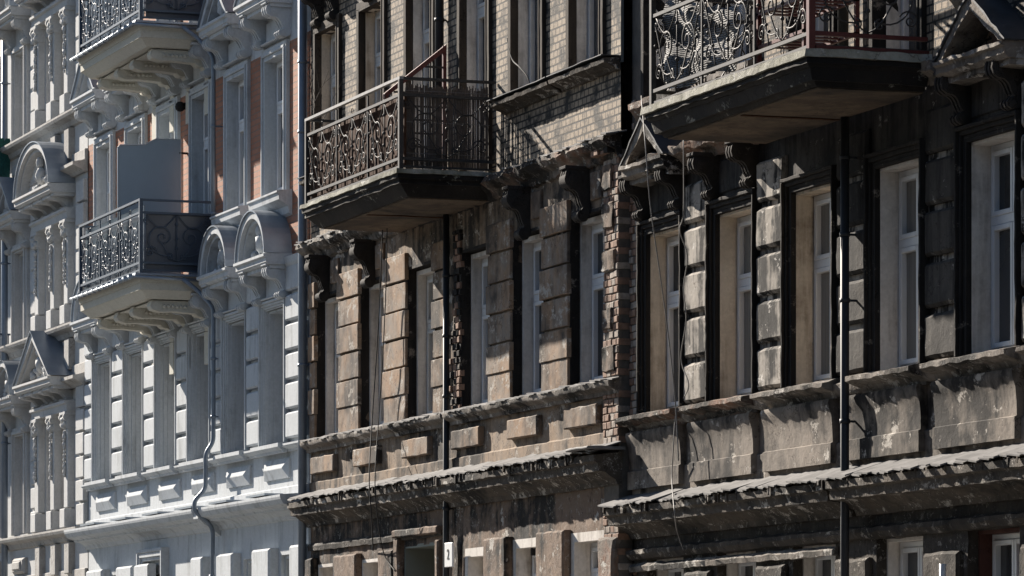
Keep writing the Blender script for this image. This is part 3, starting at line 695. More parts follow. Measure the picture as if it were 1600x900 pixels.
g = MB(); g.box(-7.12, -7.08, -.40, 0, .12, 3.52, .3); g.box(-7.12, -5.72, -.4, 0, 3.50, 3.54, .2); g.build('door_reveal', 'door', MBd)
g = MB()
for a, b, c, d in ((-7.30, -7.13, .2, 3.62), (-5.71, -5.60, .2, 3.55)): g.block(a, b, c, d, 0, .09, .02, .15)
g.block(-7.30, -5.60, 3.63, 3.72, 0, .11, .015, .15); g.build('door_surround', 'brown_grime', MBd, rough=.01)
# rusticated piers of the first floor
piers = [(XM0 + .02, h1[0][0]), (h1[0][1], h1[1][0]), (h1[1][1], h1[2][0]), (h1[2][1], -5.45), (h1[3][1], h1[4][0]), (h1[4][1], h1[5][0])]
for k, (a, b) in enumerate(piers):
    n = 6
    g = MB(); dz = (7.05 - MZ1) / n
    for i in range(n):
        z0 = MZ1 + i * dz; e = .02 if i % 2 else -.005
        if i == 0: z0 += .02
        g.block(a + .01 - e, b - .01 + e, z0 + .006, z0 + dz - .018, 0, .035 + (.016 if i % 2 else 0), .007, .06)
    g.build('pilaster', 'ochre_block', MBd, rough=.0045)
g1, g2 = MB(), MB(); brickstack(g1, g2, -5.2, -4.94, 5.02, 7.1, -.02, .04, .02, .08); brickstack(g1, g2, -5.45, -5.3, 5.02, 5.9, -.02, .03, .04, .2)
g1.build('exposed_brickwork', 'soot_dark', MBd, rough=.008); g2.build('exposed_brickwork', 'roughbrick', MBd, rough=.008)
# brick quoin at the right end
g1, g2 = MB(), MB()
for a, b in ((4.35, 4.95), (5.05, 7.35), (.2, 3.6)): brickstack(g1, g2, -.24, .20, a, b, -.12, .035, .007, .02)
g1.build('quoin_brick', 'roughbrick', MBd, rough=.006); g2.build('quoin_brick', 'roughbrick_pale', MBd, rough=.006)
g = MB(); g.box(-.235, .19, -.13, .024, 0, 7.4, .3); g.build('mortar_bed', 'mortar', MBd)
g = MB()
for z in (5.1, 5.55, 6.15, 6.6, 7.0): g.block(-.24, .02 + random.uniform(0, .12), z, z + random.uniform(.2, .34), .02, .055, .012, .05)
g.build('plaster_remnant', 'brown_grime', MBd, rough=.016, freq=8)
# sill course, panels
prS = [(0, 4.86), (.05, 4.86), (.06, 4.90), (.10, 4.92), (.14, 4.94), (.15, 4.96), (.15, 4.995), (0, 5.03)]
for a, b in ((XM0 - .02, X(697, .08) - .03), (X(697, .08) + .06, .2)):
    g = MB(); g.sweep(prS, a, b, 'x', .06); g.build('sill_course', 'ledge', MBd, rough=.010, freq=6)
    slates(MBd, a, b, 5.045, 5.0, .03, .165)
g = MB(); g.sweep([(0, 4.28), (.025, 4.28), (.025, 4.47), (0, 4.49)], XM0, XM1, 'x', .15); g.build('plinth_band', 'ochre', MBd, rough=.006)
for x in (-10.35, -8.5, -6.54, -4.68, -2.72, -.87):
    g = MB(); g.block(x - .5, x + .5, 4.575, 4.79, 0, .07, .012, .08); g.build('panel_block', 'ochre_block', MBd, rough=.007)
# main cornice
big_cornice(MBd, XM0 - .05, .22, 0, .31, 4.25, 'cornice_soot', rough=.009)
slates(MBd, XM0 - .06, .24, 4.37, 4.25, .03, .36); teeth(MBd, XM0, .22, 4.16, 4.24, .26, .325)
g = MB(); g.block(-.35, .32, 4.27, 4.30, 0, .42, .01, .2); g.build('loose_slab', 'slate', MBd, rough=.01)
moulding(MBd, XM0, -5.6, [(0, 3.60), (.04, 3.60), (.05, 3.66), (.03, 3.69), (0, 3.70)], 'black_flake', 'frieze_moulding', .01, .08)
for a, b in ((h1[3][1] - .2, h1[4][0] + .3), ):
    pass
gp = [(XM0 + .02, hg[0][0]), (hg[0][1], hg[1][0]), (hg[1][1], -7.32), (hg[3][1], hg[4][0]), (hg[4][1], hg[5][0])]
for a, b in gp: blocks(MBd, a + .01, b - .01, .3, 3.52, 5, 0, .10, 'brown_grime', .022, .04, .006, cell=.07)
blocks(MBd, hg[5][1] + .01, .18, .3, 3.4, 5, 0, .09, 'ledge_red', .03, .05, .02)
# upper broken ledge
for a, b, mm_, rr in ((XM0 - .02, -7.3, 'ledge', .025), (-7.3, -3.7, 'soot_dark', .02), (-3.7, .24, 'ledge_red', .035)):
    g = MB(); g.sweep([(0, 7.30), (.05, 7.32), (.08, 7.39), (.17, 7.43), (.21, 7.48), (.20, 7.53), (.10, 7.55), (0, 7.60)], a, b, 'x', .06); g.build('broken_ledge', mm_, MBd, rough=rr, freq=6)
slates(MBd, -3.6, .22, 7.585, 7.53, 0, .22, 'broken_slate'); slates(MBd, XM0, -7.3, 7.585, 7.53, 0, .22, 'broken_slate')
g1, g2 = MB(), MB(); brickstack(g1, g2, -.7, .2, 7.36, 7.5, 0, .17, .05, .1); g1.build('exposed_brickwork', 'roughbrick', MBd, rough=.008); g2.build('exposed_brickwork', 'ledge_red', MBd, rough=.008)
# second floor sill
for i, (a, b) in enumerate(((XM0 + .1, -9.6), (-9.0, -7.6), (-3.45, -1.55), (-1.5, .19))):
    g = MB(); g.sweep([(0, 8.22), (.04, 8.225), (.06, 8.25), (.13, 8.27), (.15, 8.285), (.19, 8.29), (.20, 8.33), (0, 8.36)], a, b, 'x', .06); g.build('window_sill', 'cornice_soot', MBd, rough=.010, freq=6)
    g = MB(); g.box(a, b, 0, .22, 8.362, 8.372, .3); g.build('sill_flashing', 'zinc_old', MBd, rough=.008)
# consoles
consoles(MBd, [(MX[i] + dx, 7.29) for i, dx in ((0, -.05), (1, 0), (4, 0), (5, -.02))], 'console_soot', .15, .55, .25, 0, .003)
consoles(MBd, [(MX[i] + dx, 10.75) for i, dx in ((0, -.3), (1, 0), (4, 0), (5, 0), (0, .35))], 'console_soot', .15, .5, .24, 0, .003)
moulding(MBd, XM0, XM1, [(0, 10.72), (.1, 10.75), (.25, 10.82), (.27, 10.9), (0, 10.98)], 'ledge', 'upper_cornice', .02, .1)
for i in (0, 1, 4, 5):
    g = MB(); g.block(MX[i] + .15 - .0, MX[i] + .48, 6.95, 7.25, 0, .03, .01, .1); g.build('frieze_panel', 'ochre_block', MBd, rough=.007)
# balcony
mz = 7.61; MB0, MB1 = -7.44, -3.75
B = balcony(MBd, MB0, MB1, 1.15, mz, 'slab', 'soffit', 'moss', .012, .05, [(-.10, .03, -.051, .03), (-.13, -.01, -.101, .01), (-.16, .0, -.131, .0), (-.29, -.15, -.161, -.03)], sz=-.29, se=.05)
railing(B, MB0 + .03, MB1 - .01, 1.13, mz, 'iron_worn', 'iron_worn', 3, top=1.0, mid=.17, low=.12, mtop='rail_pale', rr=.007)
pm_ = X(697, .08); pipe(MBd, [(pm_, .08, 0), (pm_, .08, 7.35)], .036, 'pipe_dark', [(pm_, .08, z) for z in (6.6, 5.9, 5.2, 3.0, 3.9)])
pipe(MBd, [(-5.55, .08, 7.65), (-5.55, .08, 13.6)], .052, 'pipe_dark', [(-5.55, .08, 9.6)])
mass(MBd, XM0, XM1, 0, 13.82, 'ochre')
g = MB(); g.sweep([(-.5, 13.5), (.1, 13.5), (.35, 13.75), (.4, 13.82), (-.5, 13.83)], XM0, XM1, 'x', 1); g.build('eaves_cornice', 'ledge', MBd)

# ================================================================== WHITE HOUSE
LB = thing('apartment_building', 'restored white stucco tenement with orange brick piers, zinc hooded arches and graphite balconies', 'building', (-17, 0, 0), 'terraced tenement houses')
XL0, XL1 = -23.05, -11.04
LX = [-21.93, -20.0, -18.13, -16.3, -14.47, -12.60]; LWd = .98
hL1 = [(x - LWd / 2, x + LWd / 2, 5.06, 6.88) for x in LX]
hL2 = [(x - .47, x + .47, 8.36 - (.78 if i in (2, 3) else 0), 10.22) for i, x in enumerate(LX)]
hL3 = [(x - .47, x + .47, 11.85 - (.78 if i in (2, 3) else 0), 13.7) for i, x in enumerate(LX)]
lg = [(-22.3, -21.3), (-19.85 + .15, -18.6), (-17.2, -16.3), (-14.85, -13.95), (-13.05, -12.15)]
gb_ = [(X(a, .14), X(b, .14)) for a, b in ((134, 158), (180, 204), (297, 314), (335, 361), (392, 419), (451, 467))]
hLg = [(gb_[0][1] + .1, gb_[1][0] - .1, .9, 3.6), (-19.45, -18.35, .12, 3.74)] + [(gb_[i][1] + .12, gb_[i + 1][0] - .1, .9, 3.6) for i in (2, 3, 4)]
def lwall(z0, z1, m, hs, name='wall', cell=.5):
    g = MB(); wallgrid(g, XL0, XL1, z0, z1, 0, hs, .14, cell); return g.build(name, m, LB)
lwall(0, 7.35, 'white', hL1 + hLg); lwall(7.35, 10.3, 'redbrick', hL2, 'brick_wall'); lwall(10.3, 10.9, 'white', []); lwall(10.9, 14.9, 'redbrick', hL3, 'brick_wall')
for i, x in enumerate(LX):
    win_part(LB, x, 5.06, LWd - .02, 1.80, -.09, -.40, 'white', 'pvc', .03, .64)
    a = hL2[i][2]; win_part(LB, x, a, .93, 10.22 - a, -.03, -.16, 'white', 'pvc', .03, .64 if i not in (2, 3) else .74)
    a = hL3[i][2]; win_part(LB, x, a, .93, 13.7 - a, -.03, -.16, 'white', 'pvc', .03, .64)
    surround(LB, x, 5.06, LWd, 1.80, 0, [(.12, .085), (.085, .06), (.05, .04), (.02, .02)], 'white')
    a = hL2[i][2]; surround(LB, x, a, .94, 10.2 - a, 0, [(.13, .05), (.07, .07), (.03, .045)], 'white'); jamb(LB, x, a, .94, 10.2 - a, -.14, .045, 'white')
    a = hL3[i][2]; surround(LB, x, a, .94, 13.68 - a, 0, [(.13, .05), (.07, .07), (.03, .045)], 'white'); jamb(LB, x, a, .94, 13.68 - a, -.14, .045, 'white')
    # inner stepped jamb of the first floor openings
    g = MB()
    for s in (-1, 1):
        g.box(x + s * (LWd / 2 - .03), x + s * (LWd / 2), -.088, -.03, 5.07, 6.86, 1)
    g.box(x - LWd / 2 + .03, x + LWd / 2 - .03, -.088, -.03, 6.83, 6.86, 1); g.build('inner_jamb', 'white', LB)
for i, h in enumerate(hLg):
    if i == 1: continue
    win_part(LB, (h[0] + h[1]) / 2, h[2], h[1] - h[0], h[3] - h[2], -.05, -.25, 'white', 'pvc', .05, .8, 'curtain')
g = MB(); g.box(-19.44, -18.36, -.30, -.24, .12, 3.0, .5); g.box(-19.44, -18.36, -.30, -.22, 3.0, 3.1, .5); dr = g.build('door', 'door', LB)
g = MB(); g.box(-19.38, -18.42, -.24, -.235, 3.13, 3.5, .5); g.build('fanlight', 'glass', dr)
surround(LB, -18.9, .12, 1.1, 3.62, 0, [(.17, .12), (.12, .10), (.05, .07)], 'white', name='door_surround')
g = MB(); g.box(-19.45, -18.35, -.2, -.05, 3.55, 3.74, 1); g.build('door_head', 'white', LB)
# piers
bd = [XL0] + [v for i in range(6) for v in (hL1[i][0] - .13, hL1[i][1] + .13)] + [XL1 - .1]
for k in range(0, len(bd), 2):
    a, b = bd[k], bd[k + 1]
    blocks(LB, a + .015, b - .015, 5.08, 7.38, 6, 0, .075, 'white', .022, .05, 0, cell=1)
gb = [XL0] + [v for h in hLg for v in (h[0], h[1])] + [XL1 - .1]
gg = gb_ + [(X(229, .14), -19.65)]
for a, b in gg: blocks(LB, a, b, .3, 3.72, 6, 0, .14, 'white', .03, .05, 0, cell=1)
# sills with stepped course
prS = [(0, 4.94), (.04, 4.94), (.05, 4.97), (.11, 4.99), (.13, 5.01), (.13, 5.035), (0, 5.055)]
g = MB(); g.sweep(prS, XL0 + .03, XL1 - .08, 'x', 2); g.build('sill_course', 'white', LB)
for x in LX:
    g = MB(); g.sweep([(.05, 4.93), (.11, 4.93), (.12, 4.96), (.16, 4.985), (.18, 5.0), (.18, 5.05), (.05, 5.075)], x - .66, x + .66, 'x', 2); g.build('window_sill', 'white', LB)
for x in [v + .08 for v in LX]:                            # diamond point panels
    g = MB(); a, b, c, d = x - .58, x + .58, 4.60, 4.86
    A = [(a, 0, c), (b, 0, c), (b, 0, d), (a, 0, d)]; B_ = [(a, .03, c), (b, .03, c), (b, .03, d), (a, .03, d)]
    for i in range(4): g.patch(A[i], A[(i + 1) % 4], B_[(i + 1) % 4], B_[i], 2)
    e = .16; T = [(a + e, .08, (c + d) / 2 - .005), (b - e, .08, (c + d) / 2 - .005), (b - e, .08, (c + d) / 2 + .005), (a + e, .08, (c + d) / 2 + .005)]
    for i in range(4): g.patch(B_[i], B_[(i + 1) % 4], T[(i + 1) % 4], T[i], 2)
    g.patch(*T, 2); g.build('diamond_panel', 'white', LB)
moulding(LB, XL0, XL1 - .06, [(0, 4.28), (.05, 4.28), (.05, 4.47), (0, 4.49)], 'white', 'plinth_band', 0, 3)
for a, b in ((XL0 - .1, -15.58), (-15.38, XL1 - .15)):
    z = 4.34
    g = MB(); g.sweep([(0, z - .30), (.025, z - .29), (.05, z - .24), (.12, z - .19), (.20, z - .18), (.21, z - .155), (.32, z - .12), (.36, z - .06), (.37, z - .03), (.37, z), (0, z + .03)], a, b, 'x', 3); g.build('cornice', 'white', LB)
g = MB()
for x in [v for v in LX]: g.box(x - .45, x + .45, .05, .30, 4.372, 4.40, 3)
g.build('cornice_vent', 'zinc', LB)
g = MB(); g.sweep([(0, 3.96), (.33, 4.20), (.33, 4.34), (0, 4.34)], -15.60, -15.36, 'x', 3); g.build('cornice_joint', 'white', LB)
# second floor
for i in (0, 1, 4, 5):
    x = LX[i]
    g = MB(); g.sweep([(0, 8.02), (.04, 8.05), (.06, 8.14), (.15, 8.20), (.18, 8.22), (.19, 8.30), (.21, 8.31), (.21, 8.335), (0, 8.36)], x - .72, x + .72, 'x', 2); g.build('window_sill', 'white', LB)
    pediment(LB, x, 7.37, 1.46, 'arch', 'white', 'zinc', .36, 0, .60)
    pediment(LB, x, 10.78, 1.46, 'tri', 'white', 'zinc', .36, 0, .62)
consoles(LB, [(LX[i] + s * .55, z) for i in range(6) for s in (-1, 1) for z in (7.36, 10.77) if not (i in (2, 3) and z < 8)] + [(LX[i] + s * .55, 7.3) for i in (2, 3) for s in (-1, 1)], 'white', .20, .42, .31, 0)
for i in range(6):
    for z in (6.98, 10.36):
        g = MB(); g.block(LX[i] - .42, LX[i] + .42, z + .04, z + .32, 0, .03, .01, 3); g.block(LX[i] - .62, LX[i] + .62, z + .01, z + .035, 0, .11, .01, 3); g.build('frieze_panel', 'white', LB)
moulding(LB, XL0, XL1 - .1, [(0, 7.28), (.05, 7.30), (.10, 7.38), (.12, 7.46), (0, 7.50)], 'white', 'string_course', 0, 3)
# balconies
def l_balcony(z, screen):
    x0, x1 = -19.2, -15.6
    B = balcony(LB, x0, x1, 1.12, z, 'cream', 'cream', 'zinc', 0, .03, [(-.12, -.04, -.031, -.02), (-.22, -.05, -.121, -.05), (-.33, -.17, -.221, -.06)])
    railing(B, x0 + .06, x1 - .03, 1.07, z + .02, 'iron_new', 'iron_new', 3, top=.98, mid=.16, low=.13, rr=.007)
    g = MB(); g.box(x0 + .1, x1 - .1, 1.0, 1.006, z + .05, z + .95, 9); g.box(x1 - .075, x1 - .069, .05, .99, z + .05, z + .86, 9); g.build('backing_panel', 'tint', B)
    for x in (-18.85, -17.85, -16.95, -15.95):            # long ornamented brackets
        g = MB()
        pr = [(0, z - .74), (.04, z - .74), (.06, z - .64), (.12, z - .56), (.24, z - .51), (.55, z - .49), (.74, z - .50), (.85, z - .47), (.88, z - .42), (.86, z - .36), (.86, z - .345), (0, z - .345)]
        g.sweep(pr, x - .10, x + .10, 'x', 2)
        g.cyl(x - .12, x + .12, .80, z - .42, .062); g.cyl(x - .115, x + .115, .16, z - .47, .085)
        for s in (-1, 1):
            for k in range(6): g.blob((x + s * .105, .38 + .06 * k, z - .425), .026, .4)
            g.box(x + s * .10 - .006, x + s * .10 + .006, .30, .76, z - .385, z - .372, 2); g.box(x + s * .10 - .006, x + s * .10 + .006, .30, .76, z - .475, z - .462, 2)
        g.sweep([(0, z - 1.2), (.05, z - 1.2), (.05, z - .75), (0, z - .74)], x - .11, x + .11, 'x', 2)
        g.build('bracket', 'cream', B)
    g = MB(); g.tube([(x0 - .04, 1.19, z - .035), (x1 + .04, 1.19, z - .055)], .022, 8); g.tube([(x1 + .045, 1.19, z - .055), (x1 + .05, .12, z - .08)], .022, 8)
    for k in range(12): g.box(x0 + .15 + k * .3, x0 + .165 + k * .3, 1.16, 1.215, z - .075, z, 2)
    g.build('gutter', 'zinc', B)
l_balcony(7.58, True); l_balcony(11.06, False)
# drainpipes
px_ = -15.25
pipe(LB, [(-15.56, .50, 11.0), (-15.50, .30, 10.85), (px_, .14, 10.55), (px_, .14, 7.75)], .031, 'pipe', [(px_, .14, 9.6), (px_, .14, 8.4)])
pipe(LB, [(-15.56, .50, 7.52), (-15.50, .30, 7.36), (px_, .14, 7.1), (px_, .14, 5.25), (px_, .25, 5.10), (px_, .25, 4.60), (px_, .41, 4.44), (px_, .41, 4.30), (px_, .15, 4.08), (px_, .15, 0)], .031, 'pipe', [(px_, .14, 6.4), (px_, .14, 5.6), (px_, .16, 3.4)])
pipe(LB, [(-11.12, .09, 0), (-11.12, .09, 14.6)], .055, 'pipe', [(-11.12, .09, z) for z in (3, 6, 9, 9.9, 12)])
g = MB(); g.block(-11.36, -11.2, 4.5, 14, 0, .05, .01, 2); g.build('edge_strip', 'white', LB)
mass(LB, XL0, XL1, 0, 14.92, 'white')
g = MB(); g.sweep([(-.5, 14.5), (.1, 14.5), (.35, 14.8), (.4, 14.92), (-.5, 14.93)], XL0, XL1, 'x', 1); g.build('eaves_cornice', 'white', LB)

# ================================================================== PALE BEIGE HOUSE (far left)
FB = thing('apartment_building', 'pale beige stucco tenement with garlanded pilasters at the far left', 'building', (-28, 0, 0), 'terraced tenement houses')
XF0, XF1 = -35.5, -23.1
FX = [(-25.55, .78), (-24.62, .66), (-27.65, .8), (-29.6, .8), (-31.5, .8), (-33.4, .8)]
FZ = ((.9, 2.8), (4.45, 6.08), (7.65, 9.12), (10.95, 12.4))
fh = [(x - w_ / 2, x + w_ / 2, z, zz) for x, w_ in FX for z, zz in FZ]
g = MB(); wallgrid(g, XF0, XF1, 0, 15.5, 0, fh, .14, .6); g.build('wall', 'beige', FB)
for x, w_ in FX:
    for z, zz in FZ:
        win_part(FB, x, z, w_, zz - z, -.05, -.26, 'beige', 'pvc', .03, .64, 'curtain' if x > -29 else 'glass')
        if x < -26.5:
            surround(FB, x, z, w_, zz - z, 0, [(.14, .06), (.08, .09), (.03, .05)], 'beige')
def capital(g, x, z, P, w_, o=0):
    for (e, a, b) in ((0, -.30, -.27), (.02, -.27, -.06), (.06, -.06, 0)): g.block(x - w_ / 2 - e, x + w_ / 2 + e, z + a, z + b, o, o + P + e, .01, 2)
    for s in (-1, 1):
        g.cyl(x + s * (w_ / 2) - .03, x + s * (w_ / 2) + .03, o + P + .02, z - .09, .055)
        g.blob((x + s * w_ * .35, o + P + .02, z - .2), .05, .5)
    g.blob((x, o + P + .03, z - .14), .055, .5); g.blob((x, o + P + .03, z - .23), .05, .5)
for (zb, zt, kind) in ((4.42, 6.25, 'tri'), (7.62, 9.27, 'arch'), (10.93, 12.6, 'tri')):
    for x in (-26.15, -25.05, -24.12):
        g = MB(); g.block(x - .13, x + .13, zb + .32, zt - .28, 0, .11, .01, 2); g.block(x - .17, x + .17, zb, zb + .30, 0, .17, .012, 2); pl = g.build('pilaster', 'beige', FB)
        g = MB(); capital(g, x, zt, .11, .27); g.build('capital', 'beige', pl)
        g = MB(); z = zt - .34
        while z > zt - 1.05: g.blob((x + random.uniform(-.012, .012), .13, z), random.uniform(.022, .045), .6, (1, .8, 1.2)); z -= .06
        g.build('garland', 'beige', pl)
    g = MB(); g.sweep([(0, zt), (.14, zt), (.15, zt + .10), (.19, zt + .12), (.19, zt + .16), (0, zt + .18)], -26.35, -23.9, 'x', 3); g.build('entablature', 'beige', FB)
    pd = pediment(FB, -25.15, zt + .40, 2.5, kind, 'beige', 'zinc', .42, 0, .78 if kind == 'tri' else .76)
    consoles(FB, [(x, zt + .39) for x in (-26.1, -25.45, -24.8, -24.2)], 'beige', .15, .24, .34, 0)
    for x in (-27.65,):
        pediment(FB, x, zt + .30, 1.5, 'arch' if kind == 'tri' else 'tri', 'beige', 'zinc', .36, 0, .6, relief=x > -30)
        consoles(FB, [(x - .6, zt + .27), (x + .6, zt + .27)], 'beige', .17, .42, .28, 0)
    blocks(FB, XF1 - .52, XF1 - .02, zb, zb + 2.2, 6, 0, .07, 'beige', .012, .04, 0, cell=1)
    blocks(FB, -26.85, -26.42, zb, zt + .5, 6, 0, .05, 'beige', .02, .04, 0, cell=1)
    g = MB(); z = zb; g.sweep([(0, z - .22), (.05, z - .2), (.08, z - .13), (.19, z - .09), (.21, z - .05), (.21, z - .02), (0, z)], XF0, XF1 + .02, 'x', 3); g.build('sill_course', 'beige_dirty', FB)
    for x in (-26.15, -25.05, -24.12):
        g = MB(); g.block(x - .16, x + .16, z - .72, z - .23, 0, .10, .012, 2); g.build('pedestal', 'beige_dirty', FB)
    for x in (-27.65, -29.6):
        g = MB(); g.block(x - .4, x + .4, z - .62, z - .36, 0, .09, .04, 2); g.block(x - .28, x + .28, z - .56, z - .42, .09, .12, .02, 2); g.build('panel_block', 'beige_dirty', FB)
    g = MB(); g.sweep([(0, z - 1.02), (.06, z - 1.02), (.10, z - .98), (.24, z - .92), (.24, z - .87), (0, z - .83)], XF0, XF1, 'x', 3); g.build('cornice', 'beige_dirty', FB)
    g = MB(); g.block(XF0, XF1 - .01, z - .83, z - .66, 0, .045, .01, 3); g.build('plinth_band', 'beige_dirty', FB)
pipe(FB, [(-28.45, .12, 0), (-28.45, .12, 14.9)], .055, 'pipe', [(-28.45, .12, z) for z in (3, 6, 9, 12)])
g = MB()
fz = 7.45
for z in (6.85, 10.08):
    b = MB(); frust(b, -33.6, -28.35, .95, z - .25, -.1, z, 0, .5); bal = b.build('balcony', 'beige', FB)
    g = MB()
    for zz in (z + .1, z + .95): g.box(-33.55, -28.42, .9, .93, zz, zz + .03, 9); g.box(-28.45, -28.42, .02, .93, zz, zz + .03, 9)
    for k in range(33): x = -33.55 + k * .147; g.box(x, x + .014, .908, .922, z, z + .95, 9)
    for k in range(7): g.box(-28.44, -28.426, .05 + k * .13, .064 + k * .13, z, z + .95, 9)
    g.build('railing_frame', 'iron_new', bal)
mass(FB, XF0, XF1, 0, 15.52, 'beige')
g = MB(); g.sweep([(-.5, 15.0), (.1, 15.0), (.4, 15.4), (.45, 15.52), (-.5, 15.53)], XF0, XF1, 'x', 1); g.build('eaves_cornice', 'beige', FB)

# ================================================================== loose things
# grey partition board across the white house's balcony
t = thing('balcony_partition', 'grey curved top partition board on the lower balcony of the white house', 'partition', (-17.15, .6, 7.6))
g = MB(); z0, z1 = 7.64, 9.66
prof = [(.10, z0), (1.02, z0), (1.02, z1 - .16), (.985, z1 - .12), (.62, z1 - .10), (.54, z1 - .05), (.46, z1 - .01), (.10, z1)]
g.sweep(prof, -17.17, -17.14, 'x', 9); g.build('board', 'panel_grey', t)
g = MB(); g.tube([(-17.135, a, b) for a, b in prof[:1] + prof[1:] + prof[:1]], .008, 6); g.build('edge_strip', 'pvc', t)
g = MB(); g.box(-17.18, -17.13, .0, .12, 9.45, 9.475, 9); g.box(-17.18, -17.13, .0, .12, 7.95, 7.975, 9); g.box(-17.185, -17.125, .08, .14, 7.60, 7.66, 9); g.build('fixing', 'iron', t)
# wall lamp
t = thing('wall_lamp', 'small dark round wall lamp on a brick pier behind the partition board', 'lamp', (-17.2, .02, 9.9))
lx, lz = X(292), Z(292, 166)
g = MB(); g.sweep([(lx + .05 * math.cos(k * math.tau / 12), lz + .05 * math.sin(k * math.tau / 12)) for k in range(12)], 0, .05, 'p', 1); g.build('base', 'black', t)
g = MB(); g.blob((lx, .1, lz - .01), .075, .05); g.build('lamp_shade', 'black', t)

# brown boards lining the brown house's balcony
t = thing('board_screen', 'row of dark brown boards tied behind the front railing of the brown balcony', 'screen', (-5.6, 1.05, 7.62))
x = -7.36
while x < -3.85:
    w_ = random.uniform(.10, .16); g = MB(); g.block(x, x + w_ - .008, 7.66, 8.45 + random.uniform(-.03, .02), 1.055, 1.08, .004, .3); g.build('board', 'board', t, rough=.004); x += w_
t = thing('reed_screen', 'dried reed fence hanging behind the side railing of the brown balcony', 'screen', (-3.85, .6, 7.62))
g = MB(); y = .08
while y < 1.05:
    g.tube([(-3.83 + random.uniform(-.006, .006), y, 7.66), (-3.83, y + random.uniform(-.01, .01), 8.2), (-3.83 + random.uniform(-.006, .006), y, 8.56 + random.uniform(-.03, .03))], .0065, 4); y += random.uniform(.010, .016)
ob = g.build('reeds', 'reed', t)
g = MB()
for z in (7.8, 8.15, 8.5): g.tube([(-3.822, .06, z), (-3.822, 1.06, z)], .004, 4)
g.build('binding_wire', 'wire', t)
# slanted partition on the brown balcony
t = thing('slatted_partition', 'dark red slatted partition with a slanting top bar on the brown balcony', 'partition', (-5.3, .4, 7.62))
g = MB(); xs = X(665)
xs = -5.25
g.box(xs - .02, xs + .02, .10, .14, 7.62, 9.25, 9)
A, B_ = Vector((xs, .13, 9.22)), Vector((xs, .78, 8.68))
g.sweep([(.10, 9.20), (.10, 9.27), (.86, 8.66), (.86, 8.60)], xs - .025, xs + .025, 'x', 9); g.box(xs - .02, xs + .02, .80, .84, 7.62, 8.66, 9); g.build('frame', 'iron_red', t)
g = MB()
for k in range(9):
    z = 7.75 + k * .155; pe = .80 if z < 8.62 else max(.15, .80 - (z - 8.62) / .58 * .66)
    g.box(xs - .008, xs + .008, .14, pe, z, z + .022, 9)
for k in range(1, 6):
    p = .13 + k * .125; g.box(xs - .006, xs + .006, p, p + .012, 7.64, 9.2 - (p - .1) * .80, 9)
g.build('slats', 'iron', t)
# bare shrub in a window box of the brown house
t = thing('bare_shrub', 'leafless twiggy shrub standing behind the left end of the brown balcony', 'plant', (-8.1, .6, 7.6))
g = MB()
random.seed(21)
base = (X(500, .35), .3)
def twig(p, d, l, r, dep):
    n = 5; pts = [p]
    for k in range(n):
        d = (d + Vector((random.uniform(-.25, .25), random.uniform(-.2, .2), random.uniform(-.05, .2)))).normalized(); p = p + d * l / n; pts.append(p)
        if dep and random.random() < .55: twig(p, (d + Vector((random.uniform(-.9, .9), random.uniform(-.5, .5), random.uniform(-.2, .3)))).normalized(), l * .55, r * .6, dep - 1)
    g.tube([tuple(q) for q in pts], [r * (1 - .13 * k) for k in range(len(pts))], 4)
bx = X(505, .25)
for k in range(4): twig(Vector((bx + random.uniform(-.1, .1), .25, 8.36)), Vector((random.uniform(-.35, .35), random.uniform(-.1, .2), 1)).normalized(), random.uniform(.7, 1.15), .007, 2)
g.build('stems', 'twig', t)
g = MB(); pr = [(bx + .09 * math.cos(k * math.tau / 14), .22 + .09 * math.sin(k * math.tau / 14)) for k in range(14)]; g.sweep(pr, 8.375, 8.375 + .16, 'z', 1, smooth=True); g.build('pot', 'roughbrick', t)
t.location = (bx, -.22, 8.375)
for c in t.children: c.location = (0, 0, 0); 
for c in t.children:
    for v in c.data.vertices: v.co += Vector((-8.1 - bx, -.6 + .22, 7.6 - 8.375))
random.seed(9)
# pale ribbed netting and furniture on the black house's balcony
t = thing('ribbed_netting', 'torn pale ribbed netting slung behind the scrolls of the right balcony', 'netting', (4.7, 1.0, 7.3))
g = MB(); rows = []
for i in range(22):
    u = i / 21; row = []
    for j in range(26):
        v = j / 25; x = 4.05 + 1.75 * v; row.append((x, .98 + .05 * math.sin(v * 13 + u * 3) + .03 * math.sin(u * 9), 7.42 + (.85 - .35 * v * math.sin(u * 2)) * u + .02 * math.sin(v * 20)))
    rows.append(row)
g.grid(rows, smooth=True); g.grid([[(a, b + .006, c) for a, b, c in r] for r in rows], smooth=True); g.build('netting', 'ribbed', t); 
for c in list(t.children): pass
t = thing('metal_shelf', 'dark red openwork metal shelf standing on the right balcony', 'shelf', (6.3, .6, 7.3))
for x in (5.95, 7.0):
    for p in (.35, .85): g = MB(); g.box(x - .02, x + .02, p - .02, p + .02, 7.285, 8.5, 9); g.build('post', 'iron_red', t)
for z in (7.55, 7.85, 8.15, 8.45):
    g = MB(); g.box(5.93, 7.02, .33, .37, z, z + .03, 9); g.box(5.93, 7.02, .83, .87, z, z + .03, 9)
    for k in range(7): g.box(5.97 + k * .16, 6.03 + k * .16, .371, .829, z + .012, z + .024, 9)
    g.build('shelf_board', 'iron_red', t)
